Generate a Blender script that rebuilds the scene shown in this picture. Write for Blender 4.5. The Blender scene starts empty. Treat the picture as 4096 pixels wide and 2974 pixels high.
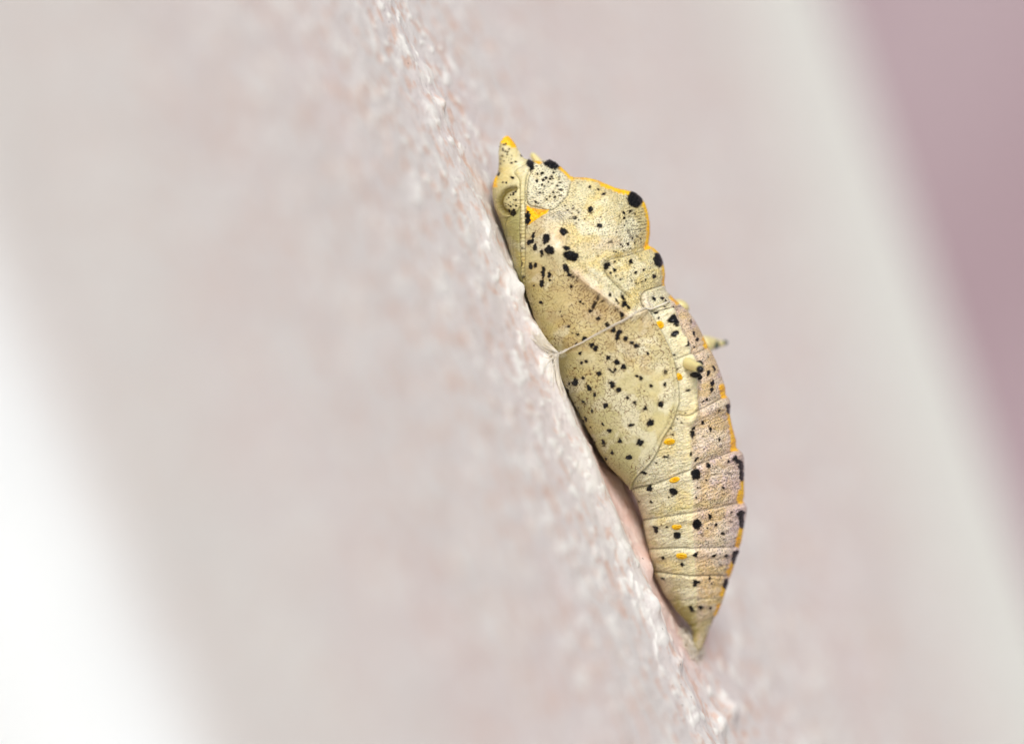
import bpy, math, random
import numpy as np
from mathutils import Vector

random.seed(7)
rng = np.random.default_rng(7)
# 1 Blender unit = 1 centimetre. The pupa is about 2.2 units long.
D = 23.33            # distance camera -> y = 0
PX = 975.2           # photograph pixels per unit at y = 0
sc = bpy.context.scene
sc.unit_settings.scale_length = 0.01

# ------------------------------------------------------------------ camera
cam_d = bpy.data.cameras.new('camera')
cam = bpy.data.objects.new('camera', cam_d)
sc.collection.objects.link(cam)
sc.camera = cam
cam.location = (0, -D, 0)
cam.rotation_euler = (math.radians(90), 0, 0)
cam_d.sensor_width = 36
cam_d.lens = 36 * D / (4096 / PX)
cam_d.clip_start = 0.5
cam_d.clip_end = 2000
cam_d.dof.use_dof = True
cam_d.dof.focus_distance = D - 0.07
APERTURE = 1.2       # diameter in units
cam_d.dof.aperture_fstop = cam_d.lens * 1e-3 / APERTURE

# ------------------------------------------------------------------ light
SUN_DIR = Vector((0.14, -0.76, 0.62)).normalized()   # towards the sun
world = bpy.data.worlds.new('World')
sc.world = world
world.use_nodes = True
nt = world.node_tree
bg = nt.nodes['Background']
sky = nt.nodes.new('ShaderNodeTexSky')
sky.sky_type = 'NISHITA'
sky.sun_disc = False
sky.sun_elevation = math.asin(SUN_DIR.z)
sky.sun_rotation = math.atan2(SUN_DIR.x, SUN_DIR.y)
sky.dust_density = 1.6
sky.air_density = 1.0
hs = nt.nodes.new('ShaderNodeHueSaturation')          # overcast: the blue is greyed by cloud
hs.inputs['Saturation'].default_value = 0.5
nt.links.new(sky.outputs[0], hs.inputs['Color'])
nt.links.new(hs.outputs[0], bg.inputs['Color'])
bg.inputs['Strength'].default_value = 0.075
sun_d = bpy.data.lights.new('sun', 'SUN')
sun_d.energy = 1.5
sun_d.angle = math.radians(20)
sun_d.color = (1.0, 0.98, 0.95)
sun = bpy.data.objects.new('sun', sun_d)
sc.collection.objects.link(sun)
sun.rotation_euler = SUN_DIR.to_track_quat('Z', 'Y').to_euler()
sun.location = SUN_DIR * 60
sc.view_settings.view_transform = 'Standard'
sc.view_settings.look = 'None'
sc.view_settings.gamma = 1.0
sc.view_settings.exposure = 0.66
sc.cycles.use_denoising = True
sc.cycles.max_bounces = 8

# ------------------------------------------------------------------ helpers
def lin(r, g, b):
    f = lambda c: ((c / 255) / 12.92) if c / 255 <= 0.04045 else (((c / 255) + 0.055) / 1.055) ** 2.4
    return np.array([f(r), f(g), f(b)])

def tag(o, label=None, cat=None, group=None, kind=None):
    if label: o['label'] = label
    if cat: o['category'] = cat
    if group: o['group'] = group
    if kind: o['kind'] = kind
    return o

def empty(name, loc=(0, 0, 0)):
    o = bpy.data.objects.new(name, None)
    o.empty_display_size = 0.2
    o.location = loc
    sc.collection.objects.link(o)
    return o

def mesh_obj(name, verts, faces, mat, parent=None, smooth=True, normals=None, attrs=None):
    """verts (n,3); faces (m,4) or (m,3) numpy or list of lists."""
    me = bpy.data.meshes.new(name)
    if isinstance(faces, np.ndarray):
        n, m, k = len(verts), len(faces), faces.shape[1]
        me.vertices.add(n)
        me.vertices.foreach_set('co', np.ascontiguousarray(verts, dtype=np.float32).ravel())
        me.loops.add(m * k)
        me.loops.foreach_set('vertex_index', faces.astype(np.int32).ravel())
        me.polygons.add(m)
        me.polygons.foreach_set('loop_start', (np.arange(m) * k).astype(np.int32))
        me.polygons.foreach_set('loop_total', np.full(m, k, dtype=np.int32))
    else:
        me.from_pydata([tuple(v) for v in verts], [], [tuple(f) for f in faces])
    me.update(calc_edges=True)
    me.polygons.foreach_set('use_smooth', np.full(len(me.polygons), smooth))
    if attrs:
        for k_, a in attrs.items():
            if a.ndim == 1:
                at = me.attributes.new(k_, 'FLOAT', 'POINT')
                at.data.foreach_set('value', a.astype(np.float32))
            elif a.shape[1] == 3 and k_ != 'Col':
                at = me.attributes.new(k_, 'FLOAT_VECTOR', 'POINT')
                at.data.foreach_set('vector', a.astype(np.float32).ravel())
            else:
                at = me.attributes.new(k_, 'FLOAT_COLOR', 'POINT')
                c = np.ones((len(a), 4), dtype=np.float32); c[:, :3] = a
                at.data.foreach_set('color', c.ravel())
    if normals is not None:
        me.normals_split_custom_set_from_vertices(normals.tolist())
    o = bpy.data.objects.new(name, me)
    sc.collection.objects.link(o)
    me.materials.append(mat)
    if parent is not None:
        o.parent = parent
        o.matrix_parent_inverse = parent.matrix_world.inverted() if False else o.matrix_parent_inverse
        o.location = -Vector(parent.location) if parent.parent is None and parent.type == 'EMPTY' else (0, 0, 0)
    return o

# value noise, vectorised
_perm = rng.random(65536).astype(np.float32)
def _h(ix, iy, iz=0):
    k = (ix.astype(np.int64) * 73856093) ^ (iy.astype(np.int64) * 19349663) ^ (np.asarray(iz).astype(np.int64) * 83492791)
    return _perm[(k ^ (k >> 13)) & 65535]
def vnoise(x, y):
    x0 = np.floor(x); y0 = np.floor(y)
    fx = x - x0; fy = y - y0
    fx = fx * fx * fx * (fx * (fx * 6 - 15) + 10); fy = fy * fy * fy * (fy * (fy * 6 - 15) + 10)
    a = _h(x0, y0); b = _h(x0 + 1, y0); c = _h(x0, y0 + 1); d = _h(x0 + 1, y0 + 1)
    return (a * (1 - fx) + b * fx) * (1 - fy) + (c * (1 - fx) + d * fx) * fy
def fbm(x, y, o=4, g=0.5):
    s = 0; a = 1; t = 0; ca, sa = math.cos(0.6), math.sin(0.6)
    for i in range(o):
        s = s + a * vnoise(x + 17.3 * i, y - 9.1 * i); t += a
        x, y = 2.03 * (ca * x - sa * y), 2.03 * (sa * x + ca * y); a *= g
    return s / t
def worley(x, y, jit=0.9):
    """distance to nearest feature and a per cell random"""
    x0 = np.floor(x); y0 = np.floor(y)
    best = np.full(x.shape, 9.0); rnd = np.zeros(x.shape)
    for i in (-1, 0, 1):
        for j in (-1, 0, 1):
            cx = x0 + i; cy = y0 + j
            px = cx + 0.5 + jit * (_h(cx, cy, 3) - 0.5); py = cy + 0.5 + jit * (_h(cx, cy, 11) - 0.5)
            dd = np.hypot(px - x, py - y); m = dd < best
            best = np.where(m, dd, best); rnd = np.where(m, _h(cx, cy, 29), rnd)
    return best, rnd
def sstep(a, b, x):
    t = np.clip((x - a) / (b - a), 0, 1)
    return t * t * (3 - 2 * t)

class N:
    """tiny node helper"""
    def __init__(s, name):
        s.m = bpy.data.materials.new(name); s.m.use_nodes = True
        s.t = s.m.node_tree; s.b = s.t.nodes['Principled BSDF']
    def n(s, typ, **kw):
        nd = s.t.nodes.new(typ)
        for k, v in kw.items():
            setattr(nd, k, v)
        return nd
    def l(s, a, b): s.t.links.new(a, b)
    def attr(s, name): return s.n('ShaderNodeAttribute', attribute_name=name)
    def math(s, op, a, b=None, c=None, clamp=False):
        nd = s.n('ShaderNodeMath', operation=op, use_clamp=clamp)
        for i, v in enumerate((a, b, c)):
            if v is None: continue
            if isinstance(v, (int, float)): nd.inputs[i].default_value = v
            else: s.l(v, nd.inputs[i])
        return nd.outputs[0]
    def ramp(s, v, a, b, to0=0.0, to1=1.0):
        nd = s.n('ShaderNodeMapRange', interpolation_type='SMOOTHSTEP')
        s.l(v, nd.inputs[0])
        for i, q in ((1, a), (2, b), (3, to0), (4, to1)): nd.inputs[i].default_value = q
        return nd.outputs[0]
    def mix(s, f, a, b, mode='MIX'):
        nd = s.n('ShaderNodeMix', data_type='RGBA', blend_type=mode)
        for i, v in ((0, f), (6, a), (7, b)):
            if isinstance(v, (int, float)): nd.inputs[i].default_value = v
            elif isinstance(v, (tuple, list, np.ndarray)): nd.inputs[i].default_value = (*v[:3], 1)
            else: s.l(v, nd.inputs[i])
        return nd.outputs[2]
    def noise(s, vec, scale, detail=4, rough=0.5, dist=0.0):
        nd = s.n('ShaderNodeTexNoise')
        if vec is not None: s.l(vec, nd.inputs['Vector'])
        nd.inputs['Scale'].default_value = scale; nd.inputs['Detail'].default_value = detail
        nd.inputs['Roughness'].default_value = rough; nd.inputs['Distortion'].default_value = dist
        return nd.outputs['Fac']
    def scale(s, vec, x, y, z):
        nd = s.n('ShaderNodeVectorMath', operation='MULTIPLY')
        s.l(vec, nd.inputs[0]); nd.inputs[1].default_value = (x, y, z)
        return nd.outputs[0]
    def bump(s, h, dist, strength=1.0, prev=None):
        nd = s.n('ShaderNodeBump'); s.l(h, nd.inputs['Height'])
        nd.inputs['Distance'].default_value = dist; nd.inputs['Strength'].default_value = strength
        if prev is not None: s.l(prev, nd.inputs['Normal'])
        return nd.outputs[0]

# ------------------------------------------------------------------ materials
def plain(name, col, rough=0.5, spec=0.5, sss=0.0, bump=None):
    k = N(name)
    k.b.inputs['Base Color'].default_value = (*col, 1)
    k.b.inputs['Roughness'].default_value = rough
    k.b.inputs['Specular IOR Level'].default_value = spec
    if sss:
        k.b.inputs['Subsurface Weight'].default_value = sss
        k.b.inputs['Subsurface Radius'].default_value = (1.0, 0.7, 0.4)
        k.b.inputs['Subsurface Scale'].default_value = 0.03
    if bump:
        g = k.n('ShaderNodeTexCoord')
        k.l(k.bump(k.noise(g.outputs['Object'], bump[0], 3), bump[1]), k.b.inputs['Normal'])
    return k.m

def skin_material():
    k = N('pupa_skin')
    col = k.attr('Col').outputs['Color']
    vein = k.attr('vein').outputs['Fac']; fleck = k.attr('fleck').outputs['Fac']
    wrk = k.attr('wrinkle').outputs['Fac']; swl = k.attr('swirl').outputs['Fac']
    blk = k.attr('black').outputs['Fac']
    body = k.attr('body').outputs['Vector']        # (along, around, 0) in 1/100 photo px
    # warp for the vein net
    wn = k.n('ShaderNodeTexNoise'); k.l(body, wn.inputs['Vector']); wn.inputs['Scale'].default_value = 2.2; wn.inputs['Detail'].default_value = 3
    wv = k.n('ShaderNodeVectorMath', operation='MULTIPLY_ADD')
    k.l(wn.outputs['Color'], wv.inputs[0]); wv.inputs[1].default_value = (0.5, 0.5, 0.0); k.l(body, wv.inputs[2])
    vo = k.n('ShaderNodeTexVoronoi', feature='DISTANCE_TO_EDGE', voronoi_dimensions='2D')
    k.l(wv.outputs[0], vo.inputs['Vector']); vo.inputs['Scale'].default_value = 6.2
    vo2 = k.n('ShaderNodeTexVoronoi', feature='DISTANCE_TO_EDGE', voronoi_dimensions='2D')
    k.l(k.scale(wv.outputs[0], 0.8, 1.3, 1), vo2.inputs['Vector']); vo2.inputs['Scale'].default_value = 11.0
    brk = k.noise(body, 9.0, 2)
    brk2 = k.noise(body, 16.0, 2)
    l1 = k.math('MULTIPLY', k.ramp(vo.outputs['Distance'], 0.12, 0.02), k.ramp(brk, 0.43, 0.53))
    l2 = k.math('MULTIPLY', k.ramp(vo2.outputs['Distance'], 0.12, 0.02), k.ramp(brk2, 0.5, 0.6))
    lines = k.math('MAXIMUM', l1, k.math('MULTIPLY', l2, 0.75))
    vf = k.math('MULTIPLY', lines, vein, clamp=True)
    c = k.mix(vf, col, (0.15, 0.075, 0.022))
    # wrinkles: ridges across the body, swirls on the thorax
    wr = k.noise(k.scale(body, 14.0, 5.0, 1), 1.0, 3, 0.55, 0.6)
    sn = k.noise(body, 1.3, 2, 0.5, 0.4)
    sw = k.math('SINE', k.math('MULTIPLY', sn, 120.0))
    sw = k.math('MULTIPLY_ADD', sw, 0.5, 0.5)
    sbrk = k.noise(body, 7.0, 2)
    cre = k.math('MULTIPLY', k.math('MULTIPLY', k.ramp(sw, 0.22, 0.02), k.ramp(sbrk, 0.5, 0.62)), swl, clamp=True)
    c = k.mix(k.math('MULTIPLY', cre, 0.8), c, (0.06, 0.04, 0.02))
    # small dark dots sitting in the wrinkles
    vd = k.n('ShaderNodeTexVoronoi', feature='F1', voronoi_dimensions='2D')
    k.l(k.scale(body, 1.15, 0.9, 1), vd.inputs['Vector']); vd.inputs['Scale'].default_value = 9.5
    vd.inputs['Randomness'].default_value = 0.8
    sz = k.noise(body, 5.0, 2)
    thr = k.math('MULTIPLY_ADD', sz, 0.6, -0.05)
    dots = k.math('MULTIPLY', k.ramp(k.math('SUBTRACT', vd.outputs['Distance'], thr), 0.07, -0.05), fleck, clamp=True)
    c = k.mix(k.math('MULTIPLY', dots, 0.9), c, (0.03, 0.022, 0.016))
    # pale mottling
    mot = k.noise(body, 3.0, 4, 0.6)
    c = k.mix(k.ramp(mot, 0.35, 0.7, 0.0, 0.22), c, k.mix(1.0, c, (1.25, 1.22, 1.3), 'MULTIPLY'))
    c = k.mix(blk, c, (0.004, 0.004, 0.005))
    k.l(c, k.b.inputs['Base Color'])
    h = k.math('MULTIPLY', wr, wrk)
    h = k.math('ADD', h, k.math('MULTIPLY', sw, k.math('MULTIPLY', swl, 0.22)))
    h = k.math('SUBTRACT', h, k.math('MULTIPLY', lines, k.math('MULTIPLY', vein, 0.1)))
    fine = k.noise(body, 22.0, 3, 0.6)
    h = k.math('ADD', h, k.math('MULTIPLY', fine, 0.14))
    h = k.math('ADD', h, k.math('MULTIPLY', k.noise(body, 14.0, 2), k.math('MULTIPLY', blk, 1.6)))
    k.l(k.bump(h, 0.011, 0.9), k.b.inputs['Normal'])
    k.b.inputs['Coat Weight'].default_value = 0.12; k.b.inputs['Coat Roughness'].default_value = 0.15
    k.b.inputs['Roughness'].default_value = 0.26
    k.l(k.ramp(blk, 0.0, 1.0, 0.5, 0.22), k.b.inputs['Specular IOR Level'])
    k.b.inputs['Subsurface Weight'].default_value = 0.25
    k.b.inputs['Subsurface Radius'].default_value = (1.0, 0.8, 0.35)
    k.b.inputs['Subsurface Scale'].default_value = 0.008
    return k.m

def wall_material():
    k = N('weathered_plaster_paint')
    tc = k.n('ShaderNodeTexCoord').outputs['Object']
    hgt = k.attr('height').outputs['Fac']
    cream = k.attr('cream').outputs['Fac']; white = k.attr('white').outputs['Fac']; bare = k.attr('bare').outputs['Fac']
    n1 = k.noise(tc, 11.0, 4, 0.6); n2 = k.noise(tc, 21.0, 3, 0.6); n0 = k.noise(tc, 0.9, 3, 0.6)
    c = k.mix(k.ramp(n0, 0.35, 0.65), lin(228, 221, 216), lin(229, 217, 213))
    c = k.mix(k.ramp(n1, 0.5, 0.66, 0, 0.95), c, lin(224, 192, 175))
    c = k.mix(k.ramp(n2, 0.54, 0.72, 0, 0.55), c, lin(200, 192, 190))
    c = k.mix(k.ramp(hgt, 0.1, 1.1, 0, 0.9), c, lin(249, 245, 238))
    c = k.mix(k.math('MULTIPLY', bare, k.ramp(n1, 0.3, 0.6, 0.6, 1.0)), c, lin(236, 200, 188))
    # hairline cracks and specks of dirt
    st = k.n('ShaderNodeVectorRotate', rotation_type='Y_AXIS'); k.l(tc, st.inputs['Vector']); st.inputs['Angle'].default_value = -math.atan2(0.4, 0.9165)
    ln = k.noise(k.scale(st.outputs[0], 26, 26, 5), 1.0, 3, 0.6, 1.2)
    c = k.mix(k.math('MULTIPLY', k.ramp(k.math('ABSOLUTE', k.math('SUBTRACT', ln, 0.5)), 0.012, 0.0), k.ramp(n1, 0.5, 0.7, 0.0, 0.35)), c, lin(140, 115, 100))
    vs = k.n('ShaderNodeTexVoronoi', feature='F1'); k.l(tc, vs.inputs['Vector']); vs.inputs['Scale'].default_value = 26
    vc = k.n('ShaderNodeSeparateColor'); k.l(vs.outputs['Color'], vc.inputs[0])
    spk = k.math('MULTIPLY', k.ramp(vs.outputs['Distance'], 0.16, 0.08), k.math('GREATER_THAN', vc.outputs[0], 0.93))
    c = k.mix(k.math('MULTIPLY', spk, 0.8), c, lin(95, 75, 60))
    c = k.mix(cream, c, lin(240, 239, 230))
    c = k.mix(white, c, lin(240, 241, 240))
    k.l(c, k.b.inputs['Base Color'])
    k.b.inputs['Roughness'].default_value = 0.95
    k.b.inputs['Specular IOR Level'].default_value = 0.05
    k.l(k.bump(k.noise(tc, 60.0, 5, 0.7), 0.006, 1.0), k.b.inputs['Normal'])
    return k.m

def mauve_material():
    k = N('mauve_paint')
    tc = k.n('ShaderNodeTexCoord').outputs['Object']
    st = k.n('ShaderNodeVectorRotate', rotation_type='Y_AXIS'); k.l(tc, st.inputs['Vector']); st.inputs['Angle'].default_value = -0.42
    n = k.noise(k.scale(st.outputs[0], 0.30, 0.3, 0.08), 1.0, 4, 0.6)
    c = k.mix(k.ramp(n, 0.35, 0.65), lin(164, 139, 146), lin(178, 158, 163))
    k.l(c, k.b.inputs['Base Color']); k.b.inputs['Roughness'].default_value = 0.8
    k.l(k.bump(k.noise(tc, 1.5, 4), 0.3, 0.4), k.b.inputs['Normal'])
    return k.m

M_skin = skin_material()
M_wall = wall_material()
M_mauve = mauve_material()
M_black = plain('black_cuticle', (0.004, 0.004, 0.005), 0.2, 0.35, 0, (90, 0.004))
M_silk = plain('silk', lin(238, 226, 204), 0.3, 0.6, 0.3)
M_yel = plain('yellow_cuticle', lin(244, 186, 6), 0.35, 0.5, 0.2, (60, 0.003))
M_yel2 = plain('ochre_cuticle', lin(206, 148, 12), 0.4, 0.5)
M_horn = plain('cream_cuticle', lin(228, 214, 152), 0.36, 0.5, 0.4, (55, 0.005))
M_olive = plain('olive_cuticle', lin(150, 138, 60), 0.3, 0.5, 0.3)

# ------------------------------------------------------------------ the wall
A = math.radians(14.0)
dv = np.array([0.400, 0, -0.9165])                # down along the focus line
pv = np.array([0.9165, 0, 0.400])                 # across, in the picture plane
ev = pv * math.sin(A) + np.array([0, 1, 0]) * math.cos(A)   # across the wall, going away
nv = pv * math.cos(A) - np.array([0, 1, 0]) * math.sin(A)   # wall normal
O = np.array([(2192 - 2048) / PX, 0, (1487 - 1421) / PX])   # a point of the focus line
def st_of(X, Y):
    """photo pixel on the y=0 plane -> t along the line"""
    p = np.array([(X - 2048) / PX, 0, (1487 - Y) / PX]) - O
    return float(p @ dv), float(p @ pv)

def axis_samples(brks):
    out = []
    for a, b, step in brks:
        out.append(np.arange(a, b - step * 0.3, step))
    return np.concatenate(out + [[brks[-1][1]]])
S_NEAR = -5.92
def s_far(t):   # the far arris is not quite parallel
    return 9.25 - 0.47 * t
t_ax = axis_samples([(-9, -3.4, 0.12), (-3.4, -2.3, 0.03), (-2.3, 2.3, 0.0095), (2.3, 3.4, 0.03), (3.4, 9, 0.12)])
u_ax = axis_samples([(S_NEAR, -3, 0.05), (-3, -1.2, 0.02), (-1.2, -0.5, 0.011), (-0.5, 0.7, 0.0075), (0.7, 1.6, 0.012), (1.6, 4, 0.03), (4, 9.0, 0.07)])
Tg, Ug = np.meshgrid(t_ax, u_ax, indexing='ij')
# stretch the far half so that its last column is the far arris
Sg = np.where(Ug > 2, 2 + (Ug - 2) * (s_far(Tg) - 2) / 7.0, Ug)

def wall_h(S, T):
    wx = S + 0.05 * (fbm(S * 9, T * 9, 2) - 0.5); wy = T + 0.05 * (fbm(S * 9 + 40, T * 9, 2) - 0.5)
    la = fbm(wx / 0.085, wy / 0.042, 3, 0.55)
    lump = np.clip((la - 0.56) / 0.16, 0, 1.3)
    lb = fbm(wx / 0.17 + 31, wy / 0.11, 3, 0.5)
    lump = lump * (0.45 + 0.9 * sstep(0.42, 0.62, lb))
    d1, r1 = worley(wx / 0.22, wy / 0.12)
    lump = lump + 0.9 * np.clip(1 - d1 / (0.30 + 0.2 * r1), 0, 1) ** 1.2 * (r1 > 0.72)
    lump2 = np.abs(fbm(wx / 0.05 + 9, wy / 0.04, 3) - 0.5) * 2
    big = fbm(S * 1.6, T * 1.6, 2) - 0.5
    med = fbm(S * 7 + 3, T * 9, 4) - 0.5
    fine = fbm(S * 40, T * 40, 3) - 0.5
    h = 0.0045 * lump - 0.003 * lump2 + 0.014 * big + 0.011 * med + 0.0035 * fine
    # the crest the pupa leans on, and the hollow behind it
    on = 0.45 + 0.55 * sstep(-1.0, -0.3, T) - 0.55 * sstep(0.95, 1.5, T)
    h = h + on * (0.026 - 0.002 * np.exp(-((T + 0.22) / 0.22) ** 2)) * np.exp(-((S + 0.15) / 0.12) ** 2)
    hol = sstep(0.15, 0.45, T) * (1 - sstep(1.25, 1.45, T))
    h = h - 0.014 * hol * np.exp(-((S - 0.24) / 0.17) ** 2) - 0.25 * h * hol * np.exp(-((S - 0.4) / 0.3) ** 2)
    # a pinkish flake of bare plaster behind the crest, with a ragged lip
    fl = sstep(0.42, 0.62, T) * (1 - sstep(0.92, 1.02, T))
    lip = 0.30 + 0.05 * (fbm(T * 14, T * 0 + 3, 3) - 0.5) * 2
    h = h + fl * (0.040 * sstep(0.02, 0.2, S) * (1 - sstep(lip - 0.01, lip + 0.02, S)) - 0.03 * sstep(lip, lip + 0.03, S) * (1 - sstep(0.6, 0.8, S)))
    # keep the lumps that would stick up in front of the pupa low
    return h, lump
H, LUMP = wall_h(Sg, Tg)
def bump_at(X, Y, q, s0, rs, rt, amp):
    t0, _ = st_of(X, Y)
    return amp * np.exp(-((Sg - s0) / rs) ** 2 - ((Tg - t0) / rt) ** 2)
for X, Y, s0, rs, rt, amp in [(1738, 425, -0.02, 0.05, 0.035, 0.035), (1672, 300, 0.0, 0.06, 0.07, 0.02), (2068, 1150, -0.12, 0.05, 0.04, 0.02),
                              (2035, 1100, -0.12, 0.05, 0.03, 0.012), (2130, 1330, -0.15, 0.07, 0.07, 0.012), (2212, 1430, -0.10, 0.07, 0.09, 0.012),
                              (2632, 2400, -0.15, 0.07, 0.05, 0.035), (2755, 2620, -0.1, 0.06, 0.03, 0.025), (2875, 2885, 0.42, 0.09, 0.05, 0.045),
                              (2860, 2905, 0.15, 0.07, 0.05, 0.04), (2605, 2265, 0.05, 0.06, 0.06, 0.03)]:
    H = H + bump_at(X, Y, 0, s0, rs, rt, amp)
# wavy plaster band in front of the pupa
H = H + 0.010 * np.sin(Tg * 31 + 2 * np.sin(Tg * 7)) * np.exp(-((Sg + 0.15) / 0.09) ** 2) * 0.4
H = H * (1 - 0.6 * sstep(3.0, 8.0, Sg))
W = O + Tg[..., None] * dv + Sg[..., None] * ev + H[..., None] * nv
ns, nt_ = len(u_ax), len(t_ax)
def grid_faces(a, b):
    i = np.arange(a * b).reshape(a, b)
    return np.stack([i[:-1, :-1], i[1:, :-1], i[1:, 1:], i[:-1, 1:]], -1).reshape(-1, 4)
gt = 0.5 + 0.5 * np.clip(fbm(Sg * 0.8, Tg * 0.8, 2) * 2 - 1, -1, 1)
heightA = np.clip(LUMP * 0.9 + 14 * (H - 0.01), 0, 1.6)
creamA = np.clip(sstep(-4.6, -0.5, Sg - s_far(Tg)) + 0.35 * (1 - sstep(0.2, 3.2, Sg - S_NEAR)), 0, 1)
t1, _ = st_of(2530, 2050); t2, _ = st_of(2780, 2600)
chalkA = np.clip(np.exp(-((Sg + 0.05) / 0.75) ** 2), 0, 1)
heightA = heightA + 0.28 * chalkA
bareA = sstep(t1 - 0.55, t1 - 0.2, Tg) * (1 - sstep(t2 - 0.1, t2 + 0.25, Tg)) * sstep(-0.08, 0.02, Sg) * (1 - sstep(0.5, 0.9, Sg)) * 0.8
wall = tag(empty('plaster_wall', tuple(O)), 'rough pinkish white painted plaster wall that the pupa hangs on', 'wall')
vw = W.reshape(-1, 3)
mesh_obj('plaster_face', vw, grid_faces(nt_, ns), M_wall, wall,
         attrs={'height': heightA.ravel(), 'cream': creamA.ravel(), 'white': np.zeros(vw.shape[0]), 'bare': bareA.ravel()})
def arris(name, s_edge_h, sign, length, whiteness, radius):
    """rounded corner and the face beyond it; starts where the plaster face ends"""
    tt = t_ax[::6]; tt = np.append(tt, t_ax[-1]) if tt[-1] != t_ax[-1] else tt
    hh = np.interp(tt, t_ax, s_edge_h)
    corner = math.radians(74 if sign < 0 else 90)      # the near corner is a little obtuse
    prof = []
    for k in range(13):
        a_ = k / 12 * corner
        prof.append((radius * math.sin(a_), -radius * (1 - math.cos(a_))))
    e0, e1 = prof[-1]
    for k in range(1, 30):
        q_ = length * (k / 29) ** 1.6
        prof.append((e0 + q_ * math.cos(corner), e1 - q_ * math.sin(corner)))
    P = np.zeros((len(tt), len(prof), 3)); wm = np.zeros((len(tt), len(prof)))
    for j, (a_, b_) in enumerate(prof):
        for i, t in enumerate(tt):
            s0 = S_NEAR if sign < 0 else s_far(t)
            nz = 0.0 if j == 0 else 0.05 * (float(vnoise(np.array(t * 2.0), np.array(j * 0.3))) - 0.5)
            P[i, j] = O + t * dv + (s0 + sign * (a_ + nz)) * ev + (hh[i] + b_) * nv
            wm[i, j] = min(1, j / 5) if whiteness else 0
    f = grid_faces(len(tt), len(prof))
    if sign < 0: f = f[:, ::-1]
    n = len(tt) * len(prof)
    z = np.zeros(n)
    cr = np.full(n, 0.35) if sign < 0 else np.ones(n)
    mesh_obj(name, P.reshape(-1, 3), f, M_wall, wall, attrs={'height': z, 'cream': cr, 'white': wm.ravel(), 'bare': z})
arris('white_end_face', H[:, 0], -1, 14.0, True, 0.7)
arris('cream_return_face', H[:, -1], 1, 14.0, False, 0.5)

# mauve wall far behind
bw = tag(empty('mauve_wall', (20, 60, 0)), 'smooth dusty mauve wall far behind, out of focus at upper right', 'wall')
gx = np.linspace(-50, 110, 60); gz = np.linspace(-70, 70, 60)
GX, GZ = np.meshgrid(gx, gz, indexing='ij')
GY = 60 + 0.5 * fbm(GX * 0.2, GZ * 0.2, 3)
fr = grid_faces(60, 60)
front = np.stack([GX, GY, GZ], -1).reshape(-1, 3)
back = front + np.array([0, 6.0, 0])
ring = [i * 60 for i in range(60)] + [59 * 60 + j for j in range(1, 60)] + [i * 60 + 59 for i in range(58, -1, -1)] + [j for j in range(58, 0, -1)]
side = np.array([[ring[i], ring[(i + 1) % len(ring)], ring[(i + 1) % len(ring)] + 3600, ring[i] + 3600] for i in range(len(ring))])
mesh_obj('wall_surface', np.concatenate([front, back]), np.concatenate([fr, fr[:, ::-1] + 3600, side]), M_mauve, bw)

# unseen sheet below the frame, added to bounce fill light up onto the pupa
kg = N('pale_paving'); tcg = kg.n('ShaderNodeTexCoord').outputs['Object']
kg.l(kg.mix(kg.ramp(kg.noise(tcg, 0.05, 5, 0.6), 0.3, 0.7), lin(104, 101, 92), lin(128, 124, 114)), kg.b.inputs['Base Color'])
kg.b.inputs['Roughness'].default_value = 0.85
q = np.linspace(-1, 1, 41); q = np.sign(q) * np.abs(q) ** 3 * 5000
GX, GY = np.meshgrid(q, q, indexing='ij')
gr = mesh_obj('ground', np.stack([GX, GY, np.full_like(GX, -70.0)], -1).reshape(-1, 3), grid_faces(41, 41), kg.m)
gr['kind'] = 'structure'

# ------------------------------------------------------------------ the pupa
CR = {1: (1900, 500, 2.745), 2: (1900, 900, 2.745), 3: (2100, 1200, 2.534), 4: (2300, 1600, 2.995), 5: (2450, 2050, 2.745)}
def F(c, x, y):
    ox, oy, k = CR[c]
    return ox + x / k, oy + y / k
def FP(c, pts): return [F(c, *p) for p in pts]
AX, AY = 0.373, 0.928
X0, Y0 = 2027.0, 543.0
def LR(X, Y):
    X = np.asarray(X, float) - X0; Y = np.asarray(Y, float) - Y0
    return X * AX + Y * AY, X * AY - Y * AX
ventral = [(2027, 543), (2018, 547), (2009, 555), (2002, 567), (1996.5, 584), (1994, 620), (1995, 660), (1991, 689), (1975, 718.6), (1969, 748), (1969, 784), (1978, 828), (1995, 868), (2009, 908),
           (2026, 963), (2046, 1028), (2056.6, 1075), (2082, 1137), (2104, 1191), (2126, 1250), (2155, 1319), (2180.5, 1377), (2202, 1417), (2214, 1450), (2224, 1475), (2238, 1512),
           (2258, 1547), (2285.5, 1598.6), (2313, 1646), (2337, 1697), (2368, 1752.5), (2399, 1812), (2433.6, 1860), (2473.6, 1900.5), (2507, 1934), (2530, 1964), (2540, 1985), (2549, 2010),
           (2559, 2041), (2570.5, 2074), (2576, 2111), (2581, 2134), (2592, 2188), (2607, 2254), (2617.6, 2298), (2639, 2341), (2658, 2378), (2687, 2414), (2705, 2443), (2738, 2476), (2762, 2503),
           (2772, 2524), (2770, 2549), (2768, 2571), (2775, 2596), (2786, 2610)]
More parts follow.
